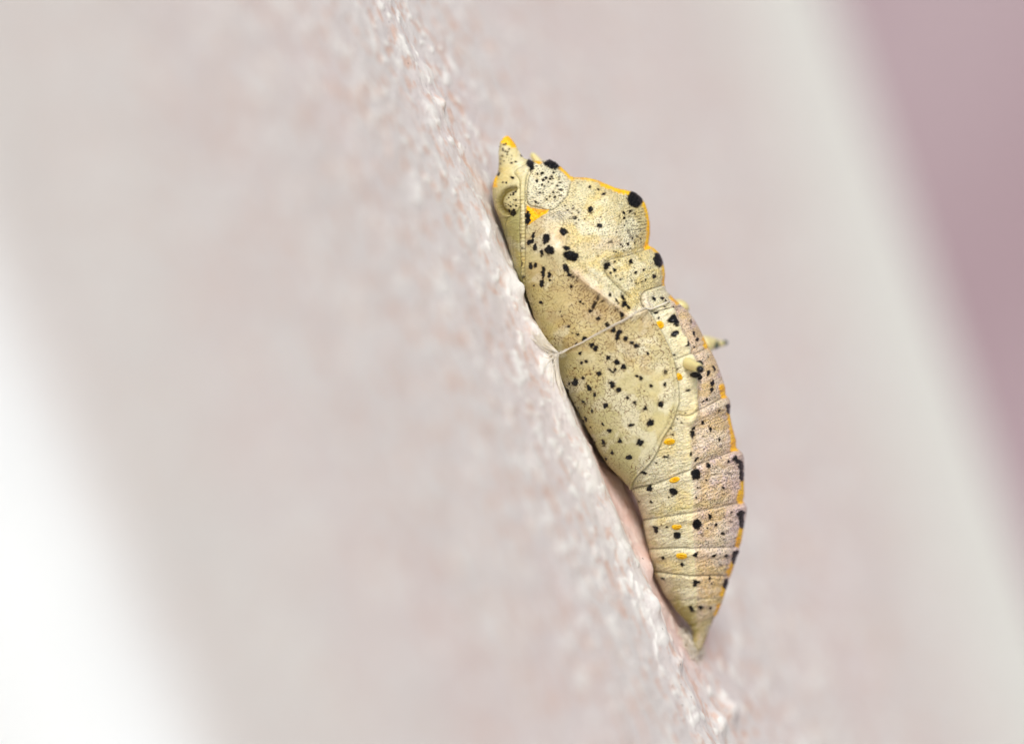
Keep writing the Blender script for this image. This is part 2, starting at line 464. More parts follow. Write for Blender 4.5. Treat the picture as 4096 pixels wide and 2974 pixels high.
dorsal = [(2028, 543), (2034, 545), (2042, 551), (2060, 573), (2071, 595), (2086, 620), (2098.5, 636.6), (2119, 637), (2148, 648), (2173, 646), (2195, 643), (2220.6, 651), (2246, 669),
          (2271.6, 693), (2286, 712), (2304, 708), (2337, 709.5), (2384.5, 718.6), (2428, 736.8), (2468, 755), (2515.7, 763), (2541, 769.6), (2566.7, 791), (2581, 813), (2592, 849.7),
          (2599.5, 893), (2600, 937), (2594, 981), (2614, 990), (2636, 1010), (2650.5, 1039), (2658, 1075), (2660.7, 1096.7), (2657.7, 1129.5), (2664, 1162), (2683, 1180), (2698, 1195), (2725, 1220), (2752, 1245),
          (2780, 1279), (2806, 1330), (2826, 1372), (2845, 1405), (2866, 1445), (2883, 1492), (2901, 1547), (2903, 1579), (2917, 1594.6), (2923, 1618), (2919, 1654), (2929, 1705), (2944.5, 1760),
          (2945, 1788), (2956, 1798), (2970, 1812), (2977, 1834), (2977, 1880), (2976, 1920.5), (2977, 1984), (2971, 2003), (2982, 2015), (2987, 2030), (2986, 2050), (2974.6, 2112), (2963.7, 2174),
          (2956, 2187), (2954.6, 2203), (2938, 2254), (2927, 2290), (2921, 2303), (2914.5, 2319.6), (2898, 2378), (2883.5, 2418), (2868, 2458), (2854, 2470), (2849, 2485), (2836, 2520),
          (2821.6, 2560), (2803, 2596), (2790, 2612)]
def silh(pts, Lq):
    L, R = LR([p[0] for p in pts], [p[1] for p in pts])
    L = np.maximum.accumulate(L + np.arange(len(L)) * 1e-4)
    return np.interp(Lq, L, R)
LEN = float(LR(2789, 2612)[0])
NL = 1000
Lq = np.linspace(0, LEN, NL)
Lq = np.concatenate([np.linspace(0, 12, 14), Lq[Lq > 12.5]]); NL = len(Lq)
Vr = silh(ventral, Lq); Dr = silh(dorsal, Lq)
ker = np.exp(-0.5 * (np.arange(-4, 5) / 1.8) ** 2); ker /= ker.sum()
def smooth(a):
    p = np.concatenate([a[:1].repeat(4), a, a[-1:].repeat(4)])
    return np.convolve(p, ker, 'valid')
Vs, Ds = smooth(Vr), smooth(Dr)
Vs[:14], Ds[:14] = Vr[:14], Dr[:14]
Wd = np.interp(Lq, [0, 4, 12, 30, 60, 100, 140, 175, 230, 300, 400, 520, 700, 900, 1100, 1300, 1500, 1700, 1850, 1980, 2050, 2100, 2130, 2180, LEN],
               [1, 8, 14, 26, 36, 48, 72, 100, 124, 146, 176, 208, 232, 240, 246, 240, 214, 178, 146, 108, 80, 48, 30, 22, 3])
Wd = np.convolve(np.pad(Wd, 15, mode='edge'), np.ones(31) / 31, 'valid'); Wd[:14] = np.interp(Lq[:14], [0, 4, 12], [1, 8, 14])
y0L = np.interp(Lq, [0, 300, 1300, 1700, 2000, 2200], [0.10, 0.08, 0.08, 0.13, 0.20, 0.26])
y0L = np.convolve(np.pad(y0L, 60, mode='edge'), np.ones(121) / 121, 'valid')
# section exponents: ventral side boxy, dorsal side drawn into a keel
kv = np.interp(Lq, [0, 150, 400, 1400, 1900, 2200], [1, 0.85, 0.78, 0.74, 0.9, 1])
kd = np.interp(Lq, [0, 150, 300, 480, 650, 800, 1000, 1500, 2000, 2200], [1, 1.0, 1.25, 1.55, 1.25, 1.0, 1.05, 1.15, 1.0, 1])
N1, N2 = 430, 110
thN = np.linspace(0, math.pi, N1); thF = np.linspace(math.pi, 2 * math.pi, N2)[1:-1]
th = np.concatenate([thN, thF])
NT = len(th)
LG = np.repeat(Lq[:, None], NT, 1); TH = np.repeat(th[None], NL, 0)
r = -np.cos(TH)
mid = (Vs + Ds)[:, None] / 2; half = (Ds - Vs)[:, None] / 2
s_ = np.abs(np.sin(TH))
dors = sstep(-0.15, 0.6, r)
kk = kv[:, None] * (1 - dors) + kd[:, None] * dors
fw = np.power(np.maximum(s_, 1e-6), kk)
near = (TH <= math.pi + 1e-6)
sgn = np.where(near, -1.0, 1.0)
RG = mid + half * r
Xm = X0 + LG * AX + RG * AY; Ym = Y0 + LG * AY - RG * AX
yoff = Wd[:, None] * fw / PX
sc0 = 1 + y0L[:, None] / D
Pb = np.stack([(Xm - 2048) / PX * sc0, y0L[:, None] + sgn * yoff, (1487 - Ym) / PX * sc0], -1)
# picture coordinates of the marks (the far side mirrors the near one)
rat = sc0 / (1 + (y0L[:, None] - yoff) / D)
XI = 2048 + (Xm - 2048) * rat; YI = 1487 + (Ym - 1487) * rat
LI, RI = LR(XI, YI)

def box(pts, pad):
    xs = [p[0] for p in pts]; ys = [p[1] for p in pts]
    m = (XI > min(xs) - pad) & (XI < max(xs) + pad) & (YI > min(ys) - pad) & (YI < max(ys) + pad)
    return np.nonzero(m)
def seg_dist(x, y, pts):
    best = np.full(x.shape, 1e9)
    for (ax, ay), (bx, by) in zip(pts[:-1], pts[1:]):
        dx, dy = bx - ax, by - ay
        q = np.clip(((x - ax) * dx + (y - ay) * dy) / (dx * dx + dy * dy + 1e-9), 0, 1)
        best = np.minimum(best, np.hypot(x - ax - q * dx, y - ay - q * dy))
    return best
def spline(pts, n=8):
    P = [np.array(p, float) for p in pts]
    P = [2 * P[0] - P[1]] + P + [2 * P[-1] - P[-2]]
    out = []
    for i in range(1, len(P) - 2):
        for k in range(n):
            t = k / n
            out.append(0.5 * (2 * P[i] + (P[i + 1] - P[i - 1]) * t + (2 * P[i - 1] - 5 * P[i] + 4 * P[i + 1] - P[i + 2]) * t * t + (3 * P[i] - P[i - 1] - 3 * P[i + 1] + P[i + 2]) * t ** 3))
    out.append(P[-2])
    return [tuple(o) for o in out]
def in_poly(x, y, poly):
    c = np.zeros(x.shape, bool); n = len(poly)
    for i in range(n):
        x1, y1 = poly[i]; x2, y2 = poly[(i + 1) % n]
        m = ((y1 > y) != (y2 > y)) & (x < (x2 - x1) * (y - y1) / ((y2 - y1) or 1e-9) + x1)
        c ^= m
    return c
def poly_sd(poly, pad=60):
    """signed distance (positive inside) on the whole grid, clipped to +-pad"""
    out = np.full(XI.shape, -float(pad))
    ix = box(poly, pad)
    x, y = XI[ix], YI[ix]
    d = np.minimum(seg_dist(x, y, list(poly) + [poly[0]]), pad)
    out[ix] = np.where(in_poly(x, y, poly), d, -d)
    return out

# --- regions
lineB = spline(FP(1, [(600, 480), (565, 560), (548, 700), (548, 850), (558, 1000), (562, 1200), (562, 1400), (560, 1600)]) + FP(2, [(575, 700), (615, 850), (680, 1050), (755, 1240), (800, 1370)]), 4)
lineA = spline(FP(1, [(560, 430), (480, 470), (430, 520), (470, 570), (492, 640), (495, 900), (485, 1100), (492, 1300), (500, 1500)]) + FP(2, [(510, 560), (560, 750), (620, 940)]), 4)
wing_out = spline(FP(4, [(700, 1055), (722, 950), (800, 850), (880, 775), (950, 680), (1010, 560), (1060, 440), (1130, 330), (1185, 220), (1225, 80)]) +
                  FP(3, [(1552, 1060), (1556, 960), (1540, 820), (1500, 620), (1460, 500), (1400, 370), (1330, 250), (1280, 165), (1230, 125), (1180, 112)]), 5)
ridge = spline([F(1, 1000, 1250)] + FP(2, [(985, 390), (1080, 480), (1200, 600), (1400, 755), (1560, 885), (1650, 985), (1760, 985), (1850, 950)]), 5)
pro_poly = spline(FP(1, [(640, 395), (700, 380), (780, 360), (920, 380), (1085, 570), (1050, 640), (1035, 700), (1000, 790), (930, 870), (830, 935), (700, 905), (600, 880), (568, 800), (580, 640), (610, 520), (640, 395)]), 4)
tri_poly = FP(1, [(566, 880), (610, 905), (700, 925), (810, 930), (790, 965), (700, 1025), (640, 1070), (600, 1098), (575, 1100), (562, 1000)])
wing_poly = ([F(1, 560, 1105), F(1, 640, 1062), F(1, 760, 985), F(1, 830, 1010), F(1, 930, 1080), F(1, 1010, 1150), F(1, 1030, 1230)] + ridge[4:] + wing_out[::-1] +
             [(2480, 1970), (2300, 1760), (2150, 1480), (2150, 1350)] + lineB[::-1][:-12])
meta_poly = spline(FP(2, [(2200, 235), (1910, 238), (1820, 270), (1700, 310), (1560, 345), (1470, 385), (1425, 440), (1440, 530), (1500, 605), (1600, 705), (1700, 790), (1830, 770), (1860, 728), (1960, 690), (2085, 650), (2250, 600)]), 4)
grooves = {
    'g1': FP(2, [(2150, 630), (2085, 652), (1960, 690), (1865, 728), (1825, 780), (1822, 860), (1850, 935)]),
    'g2': FP(2, [(2400, 800)]) + FP(3, [(1690, 30), (1545, 65), (1400, 100), (1300, 112), (1200, 112), (1100, 130)]),
    'g3': FP(3, [(1960, 420), (1870, 468), (1760, 520), (1650, 555), (1510, 600), (1400, 640)]),
    'g4': FP(3, [(2120, 915), (2030, 965), (1900, 1040), (1720, 1130), (1640, 1168), (1545, 1160), (1400, 1200)]),
    'g5': FP(4, [(2050, 520), (1925, 585), (1700, 680), (1500, 760), (1280, 870), (1000, 990), (860, 1030), (710, 1055), (600, 1080)]),
    'g6': FP(4, [(2150, 1185), (2010, 1218), (1750, 1275), (1400, 1340), (1100, 1390), (820, 1432), (700, 1450)]),
    'g7': FP(5, [(1500, 362), (1390, 370), (1200, 378), (850, 385), (400, 398), (300, 405)]),
    'g8': FP(5, [(1400, 690), (1300, 690), (1000, 690), (800, 685), (600, 665), (440, 638), (350, 615)]),
    'g9': FP(5, [(1300, 925), (1200, 932), (1050, 940), (850, 950), (640, 960), (500, 960)]),
    'g10': FP(5, [(1230, 1125), (1110, 1143), (1000, 1190), (900, 1235), (800, 1240)])}
proS = poly_sd(pro_poly, 60); wingS = poly_sd(wing_poly, 160); metaS = poly_sd(meta_poly, 80); triS = poly_sd(tri_poly, 40)

def behind(g):
    L, R = LR([p[0] for p in g], [p[1] for p in g])
    o = np.argsort(R)
    return LI - np.interp(RI, R[o], L[o])
bh = {k: behind(g) for k, g in grooves.items()}
seg = np.zeros(XI.shape, int)            # 0 = thorax level, 1.. abdomen segments
for i, k in enumerate(['g1', 'g2', 'g3', 'g4', 'g5', 'g6', 'g7', 'g8', 'g9', 'g10']):
    seg = np.where(bh[k] > 0, i + 1, seg)
LA_x = lambda Y: np.interp(Y, [p[1] for p in lineA][8:], [p[0] for p in lineA][8:])
LB_x = lambda Y: np.interp(Y, [p[1] for p in lineB], [p[0] for p in lineB])
head_bottom = FP(1, [(100, 1000), (350, 1012), (440, 985), (485, 900), (500, 900)])
HBy = np.interp(XI, [p[0] for p in head_bottom], [p[1] for p in head_bottom])
reg = np.full(XI.shape, 4)               # mesothorax
topfront = (YI < F(1, 0, 440)[1]) & (XI < F(1, 640, 0)[0])
leftB = (XI < LB_x(YI)) & (YI < 1420) & (YI > F(1, 0, 430)[1])
leftA = (XI < LA_x(YI)) & (YI < 1260) & (YI > F(1, 0, 430)[1])
reg[leftB] = 2                           # antenna case
reg[leftA] = 3                           # leg case
reg[leftA & (YI < HBy)] = 1              # head
reg[topfront] = 1
reg[proS > 0] = 5
reg[(seg >= 1)] = 10 + seg[seg >= 1]
reg[metaS > 0] = 6
reg[(wingS > 0) & ~leftB] = 7
reg[(reg > 10) & (YI < 1500) & (XI < 2350)] = 7
SUB = {1: 'head', 2: 'antenna_case', 3: 'leg_case', 4: 'thorax', 5: 'prothorax', 6: 'metathorax', 7: 'wing_case'}

# --- relief (photo px), black marks, colours
Hh = np.zeros(XI.shape); BLK = np.zeros(XI.shape); LINE = np.zeros(XI.shape)
def groove(pts, w, depth, line=0.0, lw=2.0, mask=None):
    ix = box(pts, w * 3)
    d = seg_dist(XI[ix], YI[ix], pts)
    g = depth * np.exp(-(d / w) ** 2)
    l = line * np.exp(-(d / lw) ** 2)
    if mask is not None:
        g = g * mask[ix]; l = l * mask[ix]
    Hh[ix] -= g
    LINE[ix] = np.maximum(LINE[ix], l)
def ridge_line(pts, w, height, mask=None):
    groove(pts, w, -height, 0, 1, mask)
notwing = 1 - sstep(-3, 3, wingS)
Hh += 14.0 * sstep(-6, 7, wingS) - 7.0 * sstep(10, 70, wingS)
ridge_line(wing_out, 8, 5.0)
groove(wing_out, 3, 1.5, 0.7, 2.2)
groove([(x - 16, y - 2) for x, y in wing_out], 5, 3.5, 0.3, 2)
Hh += 5 * sstep(-4, 6, proS) + np.where(reg == 2, 1.3 * np.sin(YI * 2 * math.pi / 15 + 2 * fbm(XI / 20, YI / 20, 2)), 0)
Hh += 5 * np.exp(-((XI - LB_x(YI) + 12) / 8) ** 2) * (reg == 2)
groove(pro_poly, 4, 3, 0.75, 1.8)
gn = 1 - sstep(-2, 4, wingS)
for k, g in grooves.items():
    groove(spline(g, 5), 5, 5 if k not in ('g9', 'g10') else 2.5, 1.0 if k not in ('g9', 'g10') else 0.4, 2.6, gn)
    # the segment behind rises in a collar
    b = bh[k]
    Hh += gn * (7 * np.exp(-((b - 24) / 18) ** 2) * (b > 0) - 4 * np.exp(-((b + 10) / 10) ** 2) * (b < 0)) * (1 if k in ('g3', 'g4', 'g5', 'g6', 'g7') else 0.3) * (np.abs(RI) < 900)
groove(spline(FP(2, [(1905, 240), (1700, 310), (1560, 350), (1470, 385), (1425, 440), (1440, 530), (1500, 605), (1600, 705), (1700, 790)]), 5), 8, 13, 0.9, 2.6)
groove(lineA, 4, 4, 0.65, 1.7, (YI < 1240).astype(float))
groove(lineB, 4, 4, 0.75, 1.8, (YI < 1400).astype(float))
groove(spline(FP(1, [(350, 1012), (330, 1100), (345, 1250), (380, 1400), (430, 1600)]), 4), 4, 3, 0.4, 1.7)
groove(spline(FP(1, [(480, 1160), (430, 1210), (410, 1300), (420, 1450), (460, 1640)]), 4), 3, 2.5, 0.4, 1.6)
groove(spline(FP(1, [(350, 1012), (440, 985), (485, 900)]), 4), 4, 3, 0.4, 1.7)
groove(spline(FP(1, [(560, 430), (520, 500), (600, 540)]), 4), 3, 2, 0.3, 1.6)
# spike base
groove(spline(FP(1, [(250, 520), (330, 500), (430, 450), (560, 400)]), 4), 7, 4)
# eye: a raised crescent socket around a low dome
eye_c = F(1, 440, 840)
ex = (XI - eye_c[0]) / 68; ey = (YI - eye_c[1]) / 64
er = np.hypot(ex, ey)
eyem = (reg == 1) | (reg == 2)
Hh += np.where(reg == 1, 9 * np.exp(-((er - 1.0) / 0.16) ** 2) + 6 * np.clip(1 - er ** 2, 0, 1) - 7 * np.exp(-((er - 0.82) / 0.12) ** 2), 0)
CRES = np.where((reg == 1) & (XI < eye_c[0] + 10) & (YI < F(1, 0, 990)[1]), np.exp(-((er - 0.78) / 0.19) ** 2), 0)
# shoulder bumps of the wing root, pale ridge, white knob, shoulder of the thorax
def bumpf(c, x, y, rx, ry, h, ang=0):
    cx, cy = F(c, x, y); k = CR[c][2]; rx /= k; ry /= k
    ca, sa = math.cos(ang), math.sin(ang)
    u = ((XI - cx) * ca + (YI - cy) * sa) / rx; v = (-(XI - cx) * sa + (YI - cy) * ca) / ry
    return h * np.exp(-(u * u + v * v))
Hh += bumpf(1, 880, 1270, 200, 170, 30) + bumpf(1, 780, 1220, 80, 90, 8) + bumpf(1, 1060, 1440, 95, 65, 9) + bumpf(1, 860, 1420, 70, 60, 7)
Hh -= bumpf(1, 945, 1290, 50, 70, 14)
ridge_line(ridge[10:], 16, 17)
Hh += bumpf(2, 1860, 830, 38, 60, 16) + bumpf(2, 1890, 895, 55, 38, 16)
ridge_line(spline(FP(2, [(1180, 400), (1400, 560), (1580, 720), (1730, 880)]), 5), 26, 10)
ridge_line(spline(FP(2, [(1880, 300), (1700, 370), (1560, 420)]), 5), 16, 7)
Hh += bumpf(3, 1460, 140, 90, 40, 14, 0.3) + bumpf(3, 1590, 440, 45, 60, 10) + bumpf(3, 1690, 1110, 38, 60, 9) + bumpf(4, 1340, 220, 45, 60, 8) - bumpf(3, 1560, 320, 60, 40, 6)
Hh += bumpf(1, 1450, 900, 330, 240, 12) - bumpf(1, 1150, 980, 110, 160, 9) + bumpf(1, 1700, 1600, 200, 140, 8)
lat = spline(FP(3, [(1450, 140), (1530, 290), (1590, 430), (1640, 560)]) + FP(3, [(1690, 700), (1690, 820), (1695, 1000), (1700, 1130)]) + FP(4, [(1350, 300), (1345, 480), (1360, 700), (1370, 900), (1390, 1100)]) +
             FP(5, [(850, 100), (860, 260), (870, 400), (880, 640), (900, 900)]), 5)
latH = np.interp(YI, [1240, 1500, 1650, 1700, 1900, 2100, 2400], [20, 26, 26, 17, 11, 7, 3])
ix = box(lat, 90)
dl = np.full(XI.shape, 999.0); dl[ix] = seg_dist(XI[ix], YI[ix], lat)
Hh += gn * latH * np.exp(-(dl / 24) ** 2)
xr = np.interp(YI, [p[1] for p in lat], [p[0] for p in lat]); RIGHT = sstep(-16, 34, XI - xr)   # dorsal of the ridge
Hh -= gn * (YI > 1240) * (YI < 1660) * 9 * np.exp(-((XI - xr - 34) / 16) ** 2)

# fine relief: cross wrinkles on the abdomen, swirls on the thorax, pebbles everywhere
wrl = fbm(LI / 6.5 + 2.0 * fbm(XI / 45, YI / 45, 2), RI / 26, 2) - 0.5
swf = fbm(XI / 75 + 3, YI / 75, 2)
swr = np.sin(swf * 75)
pb, _r = worley(XI / 9, YI / 9)
abd = (reg > 10)
Hh += np.where(abd, 4.5 * wrl, 0) + np.where((reg == 4) | (reg == 5) | (reg == 6), 0.9 * swr + 1.6 * wrl, 0) + np.where(reg == 7, 0.5 * wrl, 0) + np.where((reg == 1) | (reg == 2) | (reg == 3), 2.2 * wrl, 0)
Hh += 1.0 * (0.5 - pb) * np.where(reg == 7, 0.15, 1.0)
Hh += 5 * (fbm(XI / 48, YI / 48, 2) - 0.5)
# dark creases running in from the thorax keel
kx = np.exp(-((XI - 2560) / 60) ** 2 - ((YI - 880) / 95) ** 2)
cr_ = np.sin((YI + 0.15 * XI) * 2 * math.pi / 12.5 + 5 * fbm(XI / 28, YI / 20, 2))
CREASE = kx * sstep(0.45, 0.85, cr_) * sstep(0.36, 0.5, fbm(XI / 16 + 7, YI / 12, 2))
kx2 = np.exp(-((XI - 2500) / 60) ** 2 - ((YI - 790) / 40) ** 2); cr2 = np.sin((XI * 0.94 + YI * 0.3) * 2 * math.pi / 12 + 5 * fbm(XI / 28, YI / 20, 2))
CREASE = np.maximum(CREASE, 0.7 * kx2 * sstep(0.5, 0.9, cr2))
kx3 = np.exp(-((XI - 2215) / 60) ** 2 - ((YI - 880) / 50) ** 2)
CREASE = np.maximum(CREASE, 0.8 * np.clip(kx3 * 1.5, 0, 1) * sstep(0.5, 0.9, np.sin(swf * 75 + XI / 3.0)) * sstep(0.36, 0.5, fbm(XI / 16 + 7, YI / 12, 2)))
CREASE *= (reg == 4)
Hh -= 2.0 * CREASE
# bristly brown fringe under the wing root and along the pale ridge
# black marks
marks = []      # (cx, cy, rx, ry, ang, strength, wart)
def mk(c, lst, wart=0):
    k = CR[c][2]
    for m in lst:
        x, y, rx = m[:3]; ry = m[3] if len(m) > 3 else rx; a = m[4] if len(m) > 4 else 0; s = m[5] if len(m) > 5 else 1
        X, Y = F(c, x, y)
        marks.append((X, Y, rx / k, ry / k, math.radians(a), s, wart))
mk(1, [(840, 445, 85, 42, 20), (1755, 815, 82, 92, 20), (2010, 1480, 60, 80, 0)], 1)
mk(1, [(1060, 1440, 78, 54, 10), (845, 1385, 52, 45)], 1)
mk(4, [(1443, 878, 58, 65), (1180, 1090, 47, 42, 20), (1460, 1475, 55, 62), (1225, 1612, 44, 38)], 1)
mk(1, [(605, 425, 40, 52, -25), (625, 470, 25, 35, 0), (1268, 933, 27, 30), (1367, 1108, 25, 25), (985, 1185, 38, 42), (812, 1265, 32, 55, 15), (1018, 1358, 32, 25), (640, 1280, 44, 26, -20), (662, 1230, 14, 50, 10),
       (682, 1348, 20, 32), (752, 1412, 16, 26), (632, 1540, 14, 28), (678, 1535, 12, 22), (757, 1590, 18, 60), (583, 1025, 26, 75), (258, 538, 14, 22), (420, 965, 30, 30, 0, .9), (385, 940, 12, 20), (430, 930, 12, 16),
       (735, 535, 16, 14), (687, 543, 10, 14), (680, 622, 14, 14), (745, 612, 12), (855, 538, 11), (778, 592, 11), (820, 600, 10), (855, 600, 9), (833, 575, 12), (915, 608, 13, 10), (935, 650, 11, 14), (880, 797, 12),
       (935, 780, 15, 10), (680, 850, 28, 11, 30), (1085, 1020, 32, 18, 0, .9), (1255, 690, 10, 12), (1350, 712, 14, 12), (1412, 780, 20, 12, -30), (1690, 950, 17), (1620, 967, 15, 13), (1630, 1025, 12), (1750, 985, 10),
       (1690, 1190, 16, 48, -20, .45), (1485, 1280, 24, 18, 0, .6), (1447, 1545, 28, 45, 20), (1697, 1512, 24, 26), (1755, 1618, 16), (905, 680, 12, 10), (940, 720, 18, 14, 0, .8), (862, 745, 9), (845, 660, 10, 7, 0, .7),
       (735, 658, 8), (762, 678, 9), (748, 752, 9), (788, 815, 8), (715, 745, 8), (800, 632, 9), (675, 708, 7), (822, 790, 7), (410, 575, 16, 10, 20), (345, 630, 10), (305, 628, 8), (430, 765, 10), (455, 825, 9), (430, 820, 8), (455, 885, 10), (400, 770, 6),
       (400, 890, 9), (375, 872, 7), (345, 860, 6), (395, 845, 6), (452, 735, 8), (430, 748, 8), (420, 870, 7), (360, 820, 5), (350, 885, 6), (380, 800, 5),
       (320, 215, 12, 6), (375, 265, 8), (308, 262, 6), (310, 280, 5), (335, 292, 9, 6), (360, 298, 9, 6), (352, 322, 6), (300, 345, 8, 5), (345, 355, 5), (402, 335, 5), (372, 363, 5), (445, 405, 10, 8), (400, 420, 12, 6, -20), (270, 240, 8, 5), (340, 205, 6),
       (285, 375, 4), (320, 395, 4), (370, 390, 4), (400, 375, 5), (280, 425, 4), (275, 350, 5), (510, 335, 8, 14, -20), (1600, 1310, 8), (1680, 1305, 10), (1750, 1293, 9), (1775, 1220, 9), (1815, 1248, 7), (1705, 1350, 9), (1635, 1380, 7), (1725, 1240, 6),
       (1650, 1060, 8), (1635, 1105, 7), (1580, 1025, 7), (1550, 1178, 8, 8, 0, .8), (1375, 1018, 8), (1205, 1032, 5), (1140, 1040, 5), (1115, 1075, 13, 9, 0, .5), (1075, 912, 10, 8), (1015, 935, 8), (1070, 885, 5), (990, 888, 6), (1060, 968, 7), (1140, 958, 6), (1120, 935, 5)])
mk(2, [(1970, 565, 20, 22), (1527, 492, 20, 18, 30), (1490, 525, 11), (745, 635, 25, 34), (668, 662, 9), (758, 520, 19, 55), (765, 480, 15, 30), (825, 545, 15, 28), (832, 605, 11, 14), (1012, 480, 26, 58, -20), (1045, 545, 18, 16), (742, 845, 13, 20), (648, 850, 6, 12),
       (655, 955, 9, 30, -15), (683, 1085, 9, 16, -20), (735, 1220, 10, 24, -20), (755, 1280, 8, 16, -20), (1160, 838, 15, 12), (1188, 862, 9), (948, 945, 9), (964, 1002, 8), (1035, 1112, 9), (1075, 1178, 6),
       (1135, 1193, 14), (1205, 1238, 26), (1120, 1295, 9), (1360, 1027, 18), (1270, 945, 17), (1450, 1090, 26, 18, 25), (1600, 985, 14, 42, -20), (1062, 676, 10, 12), (1310, 880, 12, 45, 30, .9), (1350, 800, 10, 40, 20, .8), (1390, 840, 30, 8, -25, .7), (1270, 935, 10),
       (1320, 840, 22, 8, 20, .8), (1615, 795, 14, 40, -28), (1550, 830, 10, 28, -25), (1640, 865, 30, 20, 40), (1615, 890, 14), (1680, 905, 12, 30, -35), (1480, 768, 14, 18), (1955, 802, 20, 28), (2055, 808, 24, 14, 10), (2090, 822, 14), (1535, 910, 8, 20, -15, .8), (1560, 940, 8, 20, -15, .8),
       (530, 250, 14, 10, 0, .7), (520, 420, 16, 22, 0, .75), (533, 572, 20, 22, 0, .8), (552, 730, 18, 30, -15, .8), (590, 880, 8, 16, -15, .8), (625, 950, 7, 16, -15, .7), (570, 220, 8, 20, 0, .7), (505, 115, 5, 9, 0, .8), (1130, 590, 10, 22, 25, .8), (1090, 570, 14, 10, 0, .7),
       (1530, 410, 8), (1570, 400, 6), (1645, 405, 6), (1845, 495, 7), (1870, 600, 8), (1830, 620, 10, 5), (1590, 600, 8, 10), (1760, 640, 7), (1540, 560, 7), (1520, 290, 8), (1545, 295, 9), (1570, 308, 7), (1355, 340, 6), (1620, 230, 6)])
mk(3, [(900, 305, 22, 26), (945, 350, 16, 48, 0), (960, 320, 18, 14), (930, 390, 12, 24), (1018, 388, 20, 22), (1082, 430, 18, 12), (1128, 462, 27, 17, 25), (1237, 540, 14), (680, 453, 20, 24), (720, 482, 24, 26), (565, 532, 15), (785, 538, 9), (850, 583, 22, 25), (580, 628, 12, 14), (628, 615, 14),
       (936, 630, 28, 26), (1000, 672, 24), (758, 742, 24, 25), (862, 702, 26, 9, 45), (890, 725, 18, 11, 20), (915, 705, 8, 25, 0), (1137, 767, 14), (1172, 790, 18, 20), (602, 782, 11, 15), (520, 828, 32, 30), (518, 805, 12, 20), (460, 840, 11, 16), (448, 905, 11, 22, -20), (652, 882, 22, 36, -25), (868, 832, 17, 14), (893, 858, 20),
       (952, 906, 20), (733, 868, 7, 7, 0, .5), (714, 957, 19, 20), (600, 1022, 15, 28, -40), (1043, 981, 14), (1117, 1035, 18), (825, 1065, 22), (690, 1113, 16, 20), (1223, 1095, 17), (1376, 1053, 27), (1285, 868, 16), (1415, 845, 14, 26), (1420, 730, 12, 18, 0, .8), (627, 1196, 13, 22, -20),
       (600, 1215, 8, 18, -20), (803, 1251, 13, 17), (865, 1319, 21), (1080, 1255, 22, 20), (1270, 1243, 29, 36, 10), (1295, 1220, 10, 16), (972, 1418, 18, 20), (1165, 1437, 34), (805, 1437, 15, 28, -25), (892, 1530, 14, 17), (1064, 1582, 31, 27), (838, 1595, 9, 15, -30), (680, 1280, 5), (1640, 918, 16, 12), (1620, 1140, 6),
       (400, 818, 7, 10, -20), (522, 1030, 7, 9), (557, 1080, 5, 8), (695, 1390, 6, 10, -20), (720, 1430, 8, 12, -20),
       (1470, 215, 35, 32), (1505, 240, 28, 35, -20), (1505, 345, 28), (1608, 460, 16, 26), (1855, 738, 15, 32), (1918, 698, 15, 30, -10), (1895, 842, 14, 28, 10), (1890, 912, 15, 28, 10), (1710, 335, 10, 25), (1743, 397, 14), (1843, 1008, 10), (1815, 1025, 6), (1800, 1238, 12, 18, -20), (1880, 1305, 13, 20),
       (1965, 1410, 13, 20, 15), (1318, 130, 35, 9, -15), (1350, 182, 8), (1515, 550, 14, 9), (1535, 700, 9), (1540, 1200, 12, 8), (1500, 1360, 7), (1478, 1295, 6), (1960, 1112, 8), (1850, 578, 5), (1725, 470, 8, 6), (1680, 210, 8, 18, 0, .8), (1510, 68, 10), (1412, 70, 8), (1415, 110, 7),
       (1720, 320, 6), (1665, 440, 5), (1610, 330, 6), (1640, 240, 5), (1590, 380, 5), (1600, 300, 5)])
mk(4, [(1410, 330, 28, 26), (1400, 385, 32, 28), (1403, 425, 18, 22), (1370, 372, 16, 12), (1375, 630, 13, 26), (1448, 705, 26, 20, -35), (1105, 675, 34, 17), (1717, 120, 8, 12), (1830, 75, 36, 30), (1840, 125, 22, 36), (825, 865, 34, 22, 30), (1590, 782, 20, 30, -20),
       (900, 1050, 38, 30), (920, 1212, 16, 13), (760, 1205, 8, 16, -20), (1770, 1045, 18), (1675, 885, 22, 22, 0, .5), (1785, 1122, 22, 11, 0, .6), (1828, 735, 11), (1575, 953, 10), (1905, 700, 26, 28), (1955, 735, 50, 30, 20), (1990, 790, 34, 60), (1995, 880, 32, 80),
       (1612, 1390, 22, 36, -20), (970, 1535, 28, 42, -10), (1692, 1483, 18), (1862, 1340, 12), (1770, 1585, 26, 18), (1990, 1355, 58, 34), (1995, 1430, 36, 60), (2000, 1490, 36, 46), (1860, 1445, 20, 12, 0, .5), (1840, 870, 24, 16, 0, .4), (1500, 1040, 30, 22, 0, .3),
       (1220, 222, 11, 13), (1268, 262, 8), (1170, 408, 8), (1315, 150, 6), (1145, 405, 4), (975, 745, 7), (1535, 430, 7), (1750, 548, 16, 22, 0, .45), (1125, 1160, 7), (1165, 1150, 6), (1450, 1160, 8), (1440, 1500, 5), (1100, 1515, 8), (1045, 1480, 5), (1465, 1040, 8)])
